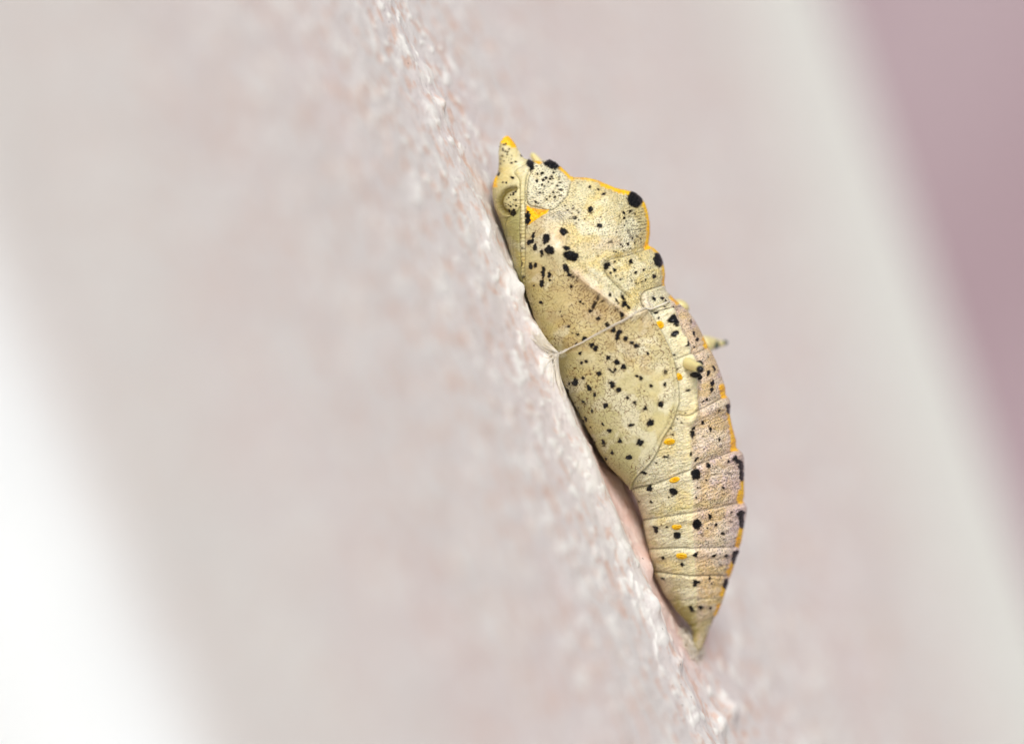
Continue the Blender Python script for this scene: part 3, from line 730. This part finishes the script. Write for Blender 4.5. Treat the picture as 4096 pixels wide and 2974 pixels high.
mk(5, [(560, 487, 15, 22, 20), (765, 565, 29, 19), (912, 445, 26), (1105, 462, 20), (1240, 465, 20), (1180, 565, 14, 8), (1057, 403, 8), (568, 712, 22, 16), (915, 755, 38, 34), (900, 785, 20), (1065, 715, 9, 16, 20), (1345, 430, 45, 26), (1335, 500, 28, 55),
       (1243, 745, 34, 28), (1240, 795, 32, 30), (868, 1048, 22, 32, -25), (965, 1032, 26), (1068, 1040, 14), (1140, 125, 14), (1222, 290, 14, 9, 0, .7), (600, 153, 8), (1040, 165, 7), (1085, 770, 7), (1305, 95, 14, 9, 0, .6), (990, 240, 14, 12, 0, .4)])
jx = fbm(XI / 9, YI / 9, 2) - 0.5; jy = fbm(LI / 3.5, RI / 9, 2) - 0.5
WID = np.zeros(XI.shape, int); nw = 0; HALO = np.zeros(XI.shape)
for cx, cy, rx, ry, a, s, wt in marks:
    R_ = max(rx, ry) * 1.5 + 5
    iy, ixx = np.nonzero((np.abs(XI - cx) < R_) & (np.abs(YI - cy) < R_))
    if len(iy) == 0: continue
    dx = XI[iy, ixx] - cx; dy = YI[iy, ixx] - cy
    u = (dx * math.cos(a) + dy * math.sin(a)); v = (-dx * math.sin(a) + dy * math.cos(a))
    q = np.hypot(u / rx, v / ry)
    m_ = min(rx, ry)
    sd = (1 - q) * m_ + jx[iy, ixx] * min(8, 1.3 * m_) + jy[iy, ixx] * min(5, 0.8 * m_)
    b = sstep(-1.6, 1.6, sd) * s
    BLK[iy, ixx] = np.maximum(BLK[iy, ixx], b)
    HALO[iy, ixx] = np.maximum(HALO[iy, ixx], s * np.exp(-np.clip(-sd, 0, 99) / 3.2) * sstep(-0.25, 0.15, jx[iy, ixx] + jy[iy, ixx]))
    if m_ > 4: Hh[iy, ixx] += 1.2 * sstep(-2, 3, sd) * s
    if wt:
        nw += 1
        Hh[iy, ixx] += 5 * np.clip(1 - q * q, 0, 1) ** 0.6 + 7 * sstep(0, 4, sd) * (fbm(XI[iy, ixx] / 7, YI[iy, ixx] / 7, 2) - 0.5)
        w = sd > -1.5
        WID[iy[w], ixx[w]] = np.where(WID[iy[w], ixx[w]] == 0, nw, WID[iy[w], ixx[w]])

# yellow marks
YEL = np.zeros(XI.shape)
def yel(c, pts, w, poly=False):
    k = CR[c][2]; P_ = FP(c, pts)
    if poly:
        global triS
        YEL[:] = np.maximum(YEL, sstep(-2.5, 2.5, triS + 3 * jx)); return
    ix = box(P_, w / k + 12)
    d = seg_dist(XI[ix], YI[ix], P_)
    YEL[ix] = np.maximum(YEL[ix], sstep(7, -3.5, d - (w + 9) / k - 9 * jx[ix]))
yel(1, [(345, 140), (350, 175), (425, 205)], 32)
yel(1, [(345, 170), (300, 185)], 12)
yel(1, [(925, 460), (1000, 525), (1050, 590)], 15); yel(1, [(655, 405), (705, 425)], 9)
yel(1, [(1100, 560), (1200, 575), (1330, 600), (1450, 655), (1560, 710), (1690, 730)], 17); yel(1, [(1400, 650), (1480, 690), (1580, 735), (1670, 745)], 20)
yel(1, [(1870, 870), (1905, 960), (1925, 1080), (1925, 1200), (1905, 1320)], 26)
yel(1, [(222, 585), (208, 650)], 18)
yel(1, [], 0, True)
yel(1, [(1960, 1345), (2015, 1390)], 18)
yel(2, [(2080, 470), (2095, 560), (2090, 630)], 18)
yel(2, [(2165, 800), (2215, 840)], 18)
yel(3, [(1825, 385), (1845, 450)], 16); yel(3, [(2010, 885), (2030, 950)], 28); yel(3, [(2085, 1150), (2108, 1300), (2135, 1430), (2145, 1500)], 22); yel(3, [(2130, 1420), (2130, 1485)], 28)
yel(4, [(2020, 980), (2015, 1060)], 24); yel(4, [(2010, 1100), (2000, 1190)], 36)
yel(5, [(1435, 180), (1415, 260), (1395, 340)], 30); yel(5, [(1340, 570), (1305, 660)], 32); yel(5, [(1240, 840), (1220, 895)], 30); yel(5, [(1185, 1030), (1150, 1125)], 26)
YEL *= (BLK < 0.6)

# base colours
def mixc(c, f, col): return c * (1 - f[..., None]) + col * f[..., None]
n1 = fbm(XI / 60, YI / 60, 3); n2 = fbm(XI / 25 + 50, YI / 25, 3)
C = np.zeros(XI.shape + (3,)) + lin(220, 212, 178)
C = mixc(C, sstep(0.4, 0.65, n1) * 0.5, lin(226, 206, 150))
m = (reg == 5); C = mixc(C, m * 0.75, lin(220, 216, 196))
m = (reg == 1) | (reg == 2); C = mixc(C, m * 0.6, lin(214, 204, 156))
m = reg == 3; C = mixc(C, m * 0.8, lin(186, 180, 124))
whi = bumpf(1, 900, 1000, 170, 70, 1, -0.3); C = mixc(C, np.clip(whi, 0, 1) * 0.7 * (YEL < 0.5), lin(228, 222, 214))
pk = bumpf(1, 930, 1250, 90, 110, 1); C = mixc(C, np.clip(pk, 0, 1) * 0.7, lin(232, 202, 184))
pk2 = bumpf(1, 1500, 1300, 260, 80, 1, -0.1); C = mixc(C, np.clip(pk2, 0, 1) * 0.6, lin(218, 198, 178))
wm = (reg == 7)
wsoft = sstep(960, 1120, YI + 60 * (n1 - 0.5) - 0.25 * (XI - 2150))
Cbase = C.copy()
wlow = sstep(1200, 1750, YI)
C = np.where(wm[..., None], lin(206, 190, 144) * (1 - wlow[..., None]) + lin(204, 198, 158) * wlow[..., None], C)
C = np.where(wm[..., None], C * wsoft[..., None] + Cbase * (1 - wsoft[..., None]), C)
sh = np.clip(bumpf(1, 840, 1220, 190, 170, 1), 0, 1); C = mixc(C, sh * 0.6, lin(232, 212, 176))
C = mixc(C, wm * sstep(0.45, 0.7, n1) * 0.45, lin(222, 214, 186))
rid = np.zeros(XI.shape); ix = box(ridge, 60); rid[ix] = np.exp(-(seg_dist(XI[ix], YI[ix], ridge[12:]) / 15) ** 2); C = mixc(C, rid * 0.8, lin(232, 208, 186))
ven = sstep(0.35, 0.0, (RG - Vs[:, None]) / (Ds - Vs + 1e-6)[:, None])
C = mixc(C, ven * (reg != 5) * 0.5, lin(160, 148, 76))  # olive belly tone, part of it wall-side shade painted into the colour
ab = (reg > 10)
abc = lin(220, 200, 172)
C = mixc(C, (ab * RIGHT * 0.85), abc)
C = mixc(C, ab * RIGHT * sstep(0.5, 0.72, n2) * 0.55, lin(214, 198, 208))
C = mixc(C, ab * RIGHT * sstep(0.5, 0.75, n1) * 0.6, lin(206, 186, 128))
C = mixc(C, ab * (1 - RIGHT) * 0.7, lin(226, 220, 196))
C = mixc(C, ab * np.exp(-(dl / 24) ** 2) * 0.8, lin(246, 234, 196))
for k in ('g5', 'g6', 'g7', 'g8'):     # greenish and lilac stain before each joint
    b = bh[k]
    C = mixc(C, ab * np.exp(-((b + 22) / 14) ** 2) * 0.45 * sstep(0.3, 0.6, n2), lin(186, 186, 130))
C = mixc(C, (reg >= 19) * 0.45, lin(186, 180, 124))
C = mixc(C, (reg >= 20) * 0.6, lin(176, 172, 120)); C = mixc(C, (reg >= 20) * sstep(2480, 2570, YI) * 0.6 * sstep(0.3, 0.6, n2), lin(226, 218, 196)); C = mixc(C, (reg >= 20) * sstep(Ds[:, None] - 14, Ds[:, None] - 2, RG) * 0.6, lin(156, 112, 62))
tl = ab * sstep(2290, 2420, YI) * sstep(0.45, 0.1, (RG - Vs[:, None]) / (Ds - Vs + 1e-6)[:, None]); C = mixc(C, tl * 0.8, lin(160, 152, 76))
# grey smudges
for c_, pts, w_, s_a in [(4, [(1430, 1265), (1530, 1215), (1600, 1210)], 26, .5), (4, [(1650, 1215), (1740, 1200)], 22, .5), (4, [(1470, 755), (1540, 722)], 16, .5), (4, [(1610, 700), (1700, 650)], 14, .35), (4, [(1010, 1360), (1045, 1350)], 14, .5), (4, [(1240, 1300), (1290, 1290)], 14, .5), (5, [(930, 945), (1140, 938)], 9, .6), (5, [(930, 640), (1020, 655)], 10, .5)]:
    P_ = FP(c_, pts); ix = box(P_, 40); d = seg_dist(XI[ix], YI[ix], P_)
    C[ix] = mixc(C[ix], s_a * np.exp(-(d / (w_ / CR[c_][2])) ** 2), lin(112, 116, 100))
C = mixc(C, np.clip(CRES * 1.3, 0, 1) * 0.95, lin(108, 94, 30))
yp = sstep(0.5, 0.66, fbm(XI / 95 + 11, YI / 95, 3)); C = mixc(C, yp * 0.4 * np.where(wm, 0.5, 1.0), lin(232, 206, 124))
wp = sstep(0.52, 0.68, fbm(XI / 70 + 71, YI / 70, 3)); C = mixc(C, wp * 0.5, lin(236, 232, 214))
kn = np.clip(bumpf(2, 1860, 830, 38, 60, 1) + bumpf(2, 1890, 895, 55, 38, 1), 0, 1); C = mixc(C, kn * 0.8, lin(244, 230, 214))
br_ = np.clip(bumpf(2, 1350, 850, 330, 190, 1, 0.6), 0, 1) * wm * (1 - rid); C = mixc(C, br_ * 0.38, lin(182, 140, 84))
C = mixc(C, wm * sstep(0.5, 0.7, fbm(XI / 60 + 31, YI / 60, 3)) * (YI < 1500) * 0.4, lin(176, 146, 96))
C = mixc(C, HALO * np.where(wm, 0.75, 0.5), lin(96, 62, 30))
C = mixc(C, ab * RIGHT * sstep(2880, 2950, XI + 0.0 * YI) * 0.5, lin(214, 196, 208))
C = mixc(C, CREASE * 0.85, lin(58, 48, 34))
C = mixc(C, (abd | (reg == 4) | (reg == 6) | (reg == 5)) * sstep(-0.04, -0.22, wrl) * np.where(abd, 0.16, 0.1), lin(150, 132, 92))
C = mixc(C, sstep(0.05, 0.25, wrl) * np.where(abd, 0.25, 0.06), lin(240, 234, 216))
C = mixc(C, np.clip(LINE, 0, 1) * 0.85, lin(80, 70, 42))
C = mixc(C, YEL, lin(255, 200, 0)); C = mixc(C, YEL * sstep(0.45, 0.7, n2) * 0.5, lin(236, 158, 4)); C = mixc(C, (triS > -2) * sstep(0.45, 0.75, fbm(XI / 18, YI / 12, 2)) * 0.6, lin(190, 120, 10))
brown = ((reg == 7) & (YI < 1400)).astype(float)
fr_ = np.zeros(XI.shape); ix = box(ridge[14:], 70); dd_ = seg_dist(XI[ix], YI[ix], ridge[14:])
fr_[ix] = np.exp(-((dd_ - 30) / 18) ** 2) * (wingS[ix] > 4) * sstep(0.45, 0.8, np.sin((XI[ix] + YI[ix] * 0.9) * 2 * math.pi / 15 + 6 * fbm(XI[ix] / 22, YI[ix] / 22, 2))) * sstep(0.38, 0.52, fbm(XI[ix] / 14, YI[ix] / 14, 2))
C = mixc(C, fr_ * 0.8, lin(92, 58, 30))
warm = np.where(((reg > 10) * RIGHT > 0.5)[..., None], np.array([1.10, 1.00, 0.95]), np.array([1.08, 1.06, 0.93]))
C = C * warm * np.where(wm, 0.92, 1.0)[..., None]
C = mixc(C, (reg == 3) * 0.5, lin(150, 144, 84))
# vein / fleck / wrinkle / swirl densities
edge = sstep(70, 12, wingS)
veinA = wm * (0.35 + 0.75 * edge * (YI > 1240) + 0.75 * sstep(2150, 2420, XI) * (YI < 1650) * (YI > 1100)) * sstep(0.25, 0.55, fbm(XI / 80 + 5, YI / 80, 2))
veinA = np.clip(veinA * 1.25 + 0.25 * wm + 0.5 * br_, 0, 1) * (1 - rid * 0.7) * (1 - YEL)
veinA = np.clip(veinA, 0, 1) * sstep(-2, 6, wingS)
fleckA = (ab * (0.75 * RIGHT + 0.45 * (1 - RIGHT)) + ((reg == 4) | (reg == 6)) * 0.55 + (reg == 5) * 0.7) * (1 - YEL) * (0.5 + 0.5 * sstep(0.35, 0.6, n2)) * (1 - 0.7 * np.exp(-(dl / 20) ** 2))
wrkA = np.where(ab, 1.0, np.where(wm, 0.15, 0.8)) + 0.0
rightT = ((reg == 4) | (reg == 6)) * sstep(2440, 2560, XI)
swlA = ((reg == 4) | (reg == 5) | (reg == 6)) * 0.55 * (1 - YEL) * sstep(0.3, 0.55, n1) + rightT * 0.5 + np.clip(whi, 0, 1) * 0.9
swlA = np.clip(swlA, 0, 1) * (1 - YEL)

# arc coordinate around the body
seglen = np.linalg.norm(np.diff(Pb, axis=1), axis=2)
arc = np.concatenate([np.zeros((NL, 1)), np.cumsum(seglen, 1)], 1) * PX
arcc = arc - np.interp(math.pi / 2, th, np.arange(NT)) * 0 - arc[:, N1 // 2][:, None]
bodyA = np.stack([LG / 100, arcc / 100, np.zeros_like(LG)], -1)

def vnorm(P):
    dL = np.gradient(P, axis=0)
    dT = np.roll(P, -1, 1) - np.roll(P, 1, 1)
    n = np.cross(dT, dL)
    n /= np.linalg.norm(n, axis=2, keepdims=True) + 1e-12
    return n
nb = vnorm(Pb)
cen = np.stack([(X0 + Lq * AX + (Vs + Ds) / 2 * AY - 2048) / PX, y0L, (1487 - (Y0 + Lq * AY - (Vs + Ds) / 2 * AX)) / PX], -1)[:, None]
if np.mean(np.sum(nb * (Pb - cen), 2)) < 0: nb = -nb; flip = True
else: flip = False
# silhouette already contains its relief: fade displacement in the sagittal plane
fade = sstep(0.02, 0.35, s_) * 0.9 + 0.1
endf = np.minimum(sstep(0, 20, LG), sstep(LEN, LEN - 30, LG))
P = Pb + nb * (Hh * fade * endf / PX)[..., None]
nn = vnorm(P)
if flip: nn = -nn
nn[0] = [0, 0, 1]; nn[0, :] = np.array([-0.3, 0, 0.95]); nn[-1] = [0.3, 0, -0.95]

pupa = tag(empty('butterfly_pupa', (0.0, 0.1, 0.0)), 'speckled cream and yellow butterfly chrysalis hanging head up on the plaster wall', 'chrysalis')
idx = np.arange(NL * NT).reshape(NL, NT)
nxt = np.roll(idx, -1, 1)
faces = np.stack([idx[:-1], idx[1:], nxt[1:], nxt[:-1]], -1).reshape(-1, 4)
fa = P.reshape(-1, 3)
# orientation
tri = fa[faces]; fn = np.cross(tri[:, 1] - tri[:, 0], tri[:, 2] - tri[:, 0])
if np.mean(np.sum(fn * nn.reshape(-1, 3)[faces[:, 0]], 1)) < 0: faces = faces[:, ::-1]
fr_reg = reg[:-1].reshape(-1).copy()
side_f = np.where(near[:-1], 0, 1).reshape(-1)
wid_f = WID[:-1].reshape(-1)
key = fr_reg * 2 + np.where(np.isin(fr_reg, (2, 3, 7)), side_f, 0)
key = np.where(wid_f > 0, 1000 + wid_f * 2 + side_f, key)
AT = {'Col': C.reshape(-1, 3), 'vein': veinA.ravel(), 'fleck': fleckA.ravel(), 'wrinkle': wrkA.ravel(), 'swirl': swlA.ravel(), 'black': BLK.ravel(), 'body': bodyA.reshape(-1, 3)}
nf = nn.reshape(-1, 3)
def region_obj(name, fmask, parent):
    f = faces[fmask]
    u, inv = np.unique(f, return_inverse=True)
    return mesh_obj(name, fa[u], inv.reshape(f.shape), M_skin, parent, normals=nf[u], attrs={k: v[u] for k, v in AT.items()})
for kx in np.unique(key):
    fm = key == kx
    if fm.sum() < 30:
        continue
    if kx >= 1000:
        region_obj('black_wart', fm, pupa)
    else:
        rg = kx // 2
        nm = SUB.get(rg) or ('cremaster' if rg == 20 else 'abdomen_segment')
        region_obj(nm, fm, pupa)
# leftovers (tiny slivers) go with the thorax so the skin has no holes
small = np.isin(key, [k for k in np.unique(key) if (key == k).sum() < 30])
if small.any(): region_obj('skin_fold', small, pupa)

# ---- surface lookup
nearflat = near & (s_ > 0.03)
fi = np.nonzero(nearflat.ravel())[0]
fx, fy = XI.ravel()[fi], YI.ravel()[fi]
def surf(X, Y):
    i = fi[np.argmin((fx - X) ** 2 + (fy - Y) ** 2)]
    return fa[i].copy(), nf[i].copy()
def mirror(p, L=None):
    return p

# ---- tubes
def tube(path, rad, nseg=12, cap=True):
    path = [np.array(p, float) for p in path]; n = len(path)
    rad = list(rad) if hasattr(rad, '__len__') else [rad] * n
    V_, F_ = [], []
    up = np.array([0.3, 0.9, 0.2])
    for i, p in enumerate(path):
        t = path[min(i + 1, n - 1)] - path[max(i - 1, 0)]; t /= np.linalg.norm(t) + 1e-12
        a = np.cross(t, up); a /= np.linalg.norm(a); b = np.cross(t, a)
        for k in range(nseg):
            an = 2 * math.pi * k / nseg
            V_.append(p + rad[i] * (math.cos(an) * a + math.sin(an) * b))
    for i in range(n - 1):
        for k in range(nseg):
            F_.append([i * nseg + k, i * nseg + (k + 1) % nseg, (i + 1) * nseg + (k + 1) % nseg, (i + 1) * nseg + k])
    if cap:
        F_.append(list(range(nseg))[::-1]); F_.append([(n - 1) * nseg + k for k in range(nseg)])
    return V_, F_
def join(parts):
    V_, F_ = [], []
    for v, f in parts:
        o = len(V_); V_ += v; F_ += [[i + o for i in q] for q in f]
    return V_, F_
def blob(c, rad, axes=None, n=12, m=18, lump=0.0):
    V_, F_ = [], []
    ax = axes if axes is not None else np.eye(3)
    for i in range(n + 1):
        a = math.pi * i / n
        for j in range(m):
            b = 2 * math.pi * j / m
            q = np.array([math.sin(a) * math.cos(b), math.sin(a) * math.sin(b), math.cos(a)])
            k = 1 + lump * (random.random() - 0.5) * math.sin(a)
            V_.append(np.array(c) + (q[0] * rad[0] * ax[0] + q[1] * rad[1] * ax[1] + q[2] * rad[2] * ax[2]) * k)
    for i in range(n):
        for j in range(m):
            F_.append([i * m + j, (i + 1) * m + j, (i + 1) * m + (j + 1) % m, i * m + (j + 1) % m])
    return V_, F_
def bez(pts, n=14):
    return [np.array(p) for p in spline3(pts, n)]
def spline3(pts, n):
    Q = [np.array(p, float) for p in pts]; Q = [2 * Q[0] - Q[1]] + Q + [2 * Q[-1] - Q[-2]]
    out = []
    for i in range(1, len(Q) - 2):
        for k in range(n):
            t = k / n
            out.append(0.5 * (2 * Q[i] + (Q[i + 1] - Q[i - 1]) * t + (2 * Q[i - 1] - 5 * Q[i] + 4 * Q[i + 1] - Q[i + 2]) * t * t + (3 * Q[i] - Q[i - 1] - 3 * Q[i + 1] + Q[i + 2]) * t ** 3))
    out.append(Q[-2]); return out
def img(X, Y, y):
    k = (1 + y / D)
    return np.array([(X - 2048) / PX * k, y, (1487 - Y) / PX * k])

# ---- near lateral horn: cream, ridged, black glossy tip
b0, _ = surf(*F(3, 1590, 625)); b1, _ = surf(*F(3, 1690, 690))
tip = img(*F(3, 1775, 702), b1[1] - 0.13)
path = spline3([b0 + [0, 0.06, 0], b0 * 0.45 + b1 * 0.55 + [0, -0.01, 0], b1 * 0.5 + tip * 0.5 + [0, -0.01, 0.004], tip], 8)
rad = np.interp(np.linspace(0, 1, len(path)), [0, 0.3, 0.6, 0.85, 1], [0.034, 0.024, 0.020, 0.017, 0.0135])
rad = rad * (1 + 0.05 * np.sin(np.arange(len(path)) * 2.1))
v, f = tube(path, rad, 20)
horn = mesh_obj('lateral_horn', v, f, M_horn, pupa)
horn['label'] = 'cream lateral horn with black tip on the near side'
v, f = blob(tip, (0.0165, 0.0165, 0.0165)); mesh_obj('horn_tip', v, f, M_black, horn)
pbk = img(*F(3, 1766, 650), b1[1] - 0.06)
v, f = blob(pbk, (0.017, 0.014, 0.016), lump=0.2); mesh_obj('black_wart', v, f, M_black, pupa)
pc, ncn = surf(*F(3, 1690, 768)); v, f = blob(pc + ncn * 0.004, (0.022, 0.014, 0.012), lump=0.25); mesh_obj('black_wart', v, f, M_black, pupa)
pc, ncn = surf(*F(3, 1742, 785)); v, f = blob(pc, (0.017, 0.012, 0.012), lump=0.25); mesh_obj('black_wart', v, f, M_black, pupa)
# ---- far lateral horn, seen past the back
hp = [img(2800, 1385, 0.30), img(2845, 1372, 0.36), img(2878, 1374, 0.40), img(2905, 1371, 0.43)]
path = spline3(hp, 8)
v, f = tube(path, np.interp(np.linspace(0, 1, len(path)), [0, 0.4, 0.7, 1], [0.048, 0.022, 0.014, 0.006]), 18)
h2 = mesh_obj('lateral_horn', v, f, M_horn, pupa); h2['label'] = 'blurred cream horn on the far side of the back'
M_green = plain('dark_green_cuticle', (0.02, 0.045, 0.03), 0.4)
v, f = blob(img(*F(3, 1930, 452), 0.352), (0.016, 0.018, 0.018)); mesh_obj('horn_spot', v, f, M_green, h2)
v, f = blob(img(*F(3, 2028, 430), 0.418), (0.012, 0.014, 0.011)); mesh_obj('horn_spot', v, f, M_green, h2)
# far shoulder bump of the first abdomen segment
v, f = blob(img(2724, 1222, 0.20), (0.038, 0.06, 0.024), axes=np.array([[0.85, 0, -0.5], [0, 1, 0], [0.5, 0, 0.85]])); mesh_obj('abdomen_knob', v, f, M_horn, pupa)
# small prothorax spine on the far side
path = spline3([img(*F(1, 740, 470), 0.19), img(*F(1, 690, 405), 0.20), img(*F(1, 640, 340), 0.21), img(*F(1, 615, 318), 0.215)], 6)
v, f = tube(path, np.interp(np.linspace(0, 1, len(path)), [0, 0.6, 0.9, 1], [0.022, 0.013, 0.010, 0.004]), 14)
mesh_obj('head_spine', v, f, M_horn, pupa)

# ---- spiracles
def spiracle(X, Y, rx, ry, ang, both=True):
    for sd in ((0, 1) if both else (0,)):
        p, n = surf(X, Y)
        if sd:
            p = p * [1, -1, 1] + [0, 2 * 0.09, 0]; n = n * [1, -1, 1]
        a = np.array([math.cos(ang), 0, math.sin(ang)]); a -= n * (a @ n); a /= np.linalg.norm(a); b = np.cross(n, a)
        V_, F_ = [], []
        prof = [(1.12, -0.004), (1.0, 0.0025), (0.86, 0.006), (0.66, 0.0065), (0.5, 0.003), (0.3, 0.0028), (0.001, 0.0032)]
        m_ = 32
        for q, h in prof:
            for j in range(m_):
                t = 2 * math.pi * j / m_
                V_.append(p + a * rx * q * math.cos(t) + b * ry * q * math.sin(t) + n * h)
        for i in range(len(prof) - 1):
            for j in range(m_):
                F_.append([i * m_ + j, i * m_ + (j + 1) % m_, (i + 1) * m_ + (j + 1) % m_, (i + 1) * m_ + j])
        s = mesh_obj('spiracle', V_, F_, M_yel, pupa)
        V_, F_ = [], []
        prof = [(1.0, 0.002), (0.8, 0.0085), (0.5, 0.0095), (0.001, 0.006)]
        for sgn_ in (1, -1):
            o = len(V_)
            for q, h in prof:
                for j in range(16):
                    t = 2 * math.pi * j / 16
                    V_.append(p + a * rx * 0.62 * q * math.cos(t) + b * (sgn_ * ry * 0.19 + ry * 0.17 * q * math.sin(t)) + n * h)
            for i in range(len(prof) - 1):
                for j in range(16):
                    F_.append([o + i * 16 + j, o + i * 16 + (j + 1) % 16, o + (i + 1) * 16 + (j + 1) % 16, o + (i + 1) * 16 + j])
        mesh_obj('spiracle_lip', V_, F_, M_yel, s)
k3, k4, k5 = CR[3][2] * PX, CR[4][2] * PX, CR[5][2] * PX
spiracle(*F(3, 1366, 252), 48 / k3, 40 / k3, 0.35)
spiracle(*F(3, 1562, 788), 36 / k3, 44 / k3, 0.2)
spiracle(*F(4, 1132, 497), 68 / k4, 38 / k4, 0.06)
spiracle(*F(4, 1198, 945), 62 / k4, 32 / k4, 0.22)
spiracle(*F(4, 1228, 1515), 62 / k4, 36 / k4, 0.06)
spiracle(*F(5, 762, 468), 64 / k5, 38 / k5, 0.08)

# ------------------------------------------------------------------ silk girdle
girdle = tag(empty('silk_girdle', tuple(img(2213, 1425, -0.15))), 'thin pale silk thread slung round the pupa and anchored to the plaster', 'silk thread')
def on_surf(c, x, y, lift): 
    p, n = surf(*F(c, x, y)); return p + n * lift
gp = [(2, 1855, 946), (2, 1760, 985), (2, 1640, 1040), (2, 1520, 1100), (2, 1400, 1162), (2, 1300, 1215), (2, 1200, 1268), (2, 1120, 1315), (2, 1050, 1352)]
node = img(*F(2, 880, 1425), -0.15)
core = [on_surf(c, x, y, 0.006) for c, x, y in gp]
mid1 = core[-1] * 0.5 + node * 0.5 + np.array([0, -0.01, -0.004])
for k in range(4):
    off = [(0, 0), (0.0025, 0.002), (-0.002, 0.002), (0.001, -0.002)][k]
    ph = k * 1.3
    pts = []
    for i, p in enumerate(core + [mid1]):
        pts.append(p + np.array([off[0] * math.cos(ph + i * 0.4), -0.002 * k, off[1] + off[0] * math.sin(ph + i * 0.5)]))
    pts.append(node + np.array([0.004 * (k - 1.5), 0, 0.006 * (k - 1.5)]))
    v, f = tube(spline3(pts, 6), 0.0012 - 0.0001 * k, 8)
    mesh_obj('silk_strand', v, f, M_silk, girdle)
# over the back and down the far side (mirrored)
def far_of(p): return p * np.array([1, -1, 1]) + np.array([0, 2 * 0.08, 0])
back = [core[0], on_surf(2, 1905, 925, 0.006), on_surf(2, 2000, 900, 0.008), on_surf(2, 2120, 862, 0.010)]
kl = [far_of(p) for p in back[::-1]] + [far_of(p) for p in core[1:]]
v, f = tube(spline3(back + kl + [img(2240, 1440, 0.30)], 5), 0.0035, 8)
mesh_obj('silk_strand', v, f, M_silk, girdle)
# fan of threads from the node to the plaster
def wall_pt(s, t, lift=0.002):
    S1, T1 = np.array([[s]]), np.array([[t]])
    i = int(np.argmin(np.abs(t_ax - t))); j = int(np.argmin(np.abs(u_ax - s)))
    return W[i, j] + nv * lift
tn, _ = st_of(*F(2, 870, 1430))
parts = []
for k in range(60):
    a_ = random.uniform(-1, 1)
    t_ = tn + a_ * 0.17 + 0.02; s_w = -0.13 + random.uniform(-0.13, 0.10) * (1 - 0.3 * abs(a_))
    e_ = wall_pt(s_w, t_, 0.001)
    st_ = node + np.array([random.uniform(-.008, .012), random.uniform(-.01, .01), random.uniform(-.014, .010)])
    if random.random() < 0.5:
        st_ = mid1 * 0.6 + node * 0.4 if a_ < 0 else st_
    m_ = (st_ + e_) / 2 + nv * (-0.006)
    parts.append(tube(spline3([st_, m_, e_], 5), random.uniform(0.0010, 0.0022), 6))
v, f = join(parts); mesh_obj('silk_fan', v, f, M_silk, girdle)
# thin webbing spread from the thread to the plaster
V_, F_ = [], []
NA, NB = 36, 16
thr0 = core[-1] * 0.85 + node * 0.15
for i in range(NA):
    a_ = -1 + 2 * i / (NA - 1)
    if a_ < 0: end = wall_pt(-0.14, tn + 0.17 * a_, 0.0)
    else: end = wall_pt(-0.12, tn + 0.17 * a_, 0.0)
    m1 = node * 0.85 + core[-1] * 0.15 + dv * a_ * 0.012
    c_ = spline3([thr0 + dv * a_ * 0.004, m1, end - nv * 0.012], 8)
    for j in range(NB):
        p = np.array(c_[j]) + np.array([0, 0.004 * math.sin(i * 1.9), 0])
        V_.append(p)
for i in range(NA - 1):
    for j in range(NB - 1):
        F_.append([i * NB + j, (i + 1) * NB + j, (i + 1) * NB + j + 1, i * NB + j + 1])
o_ = mesh_obj('silk_membrane', V_, F_, M_silk, girdle)
sm = o_.modifiers.new('thick', 'SOLIDIFY'); sm.thickness = 0.002
# silk pad under the tail
tt_, _ = st_of(2765, 2585)
pad_o = tag(empty('silk_pad', tuple(img(2790, 2600, 0.26))), 'small pale silk pad holding the tail tip of the pupa to the plaster', 'silk pad')
parts = []
for k in range(110):
    a_ = random.uniform(0, 2 * math.pi); rr = random.uniform(0.02, 0.11)
    c0 = wall_pt(0.30 + rr * math.cos(a_) * 1.6, tt_ + rr * math.sin(a_), 0.004)
    c1 = wall_pt(0.30 + rr * math.cos(a_ + 1.9) * 1.6, tt_ + rr * math.sin(a_ + 1.9), 0.004)
    mm = (c0 + c1) / 2 + nv * random.uniform(0.004, 0.035)
    parts.append(tube(spline3([c0, mm, c1], 4), random.uniform(0.001, 0.002), 5))
v, f = join(parts); mesh_obj('silk_threads', v, f, M_silk, pad_o)
dome = []
for i in range(12):
    for j in range(24):
        a_ = 2 * math.pi * j / 24; q = i / 11
        dome.append(wall_pt(0.30 + 0.11 * q * math.cos(a_), tt_ + 0.07 * q * math.sin(a_), 0.014 * (1 - q * q) - 0.002))
F_ = [[i * 24 + j, i * 24 + (j + 1) % 24, (i + 1) * 24 + (j + 1) % 24, (i + 1) * 24 + j] for i in range(11) for j in range(24)]
mesh_obj('silk_mat', dome, F_, M_silk, pad_o)
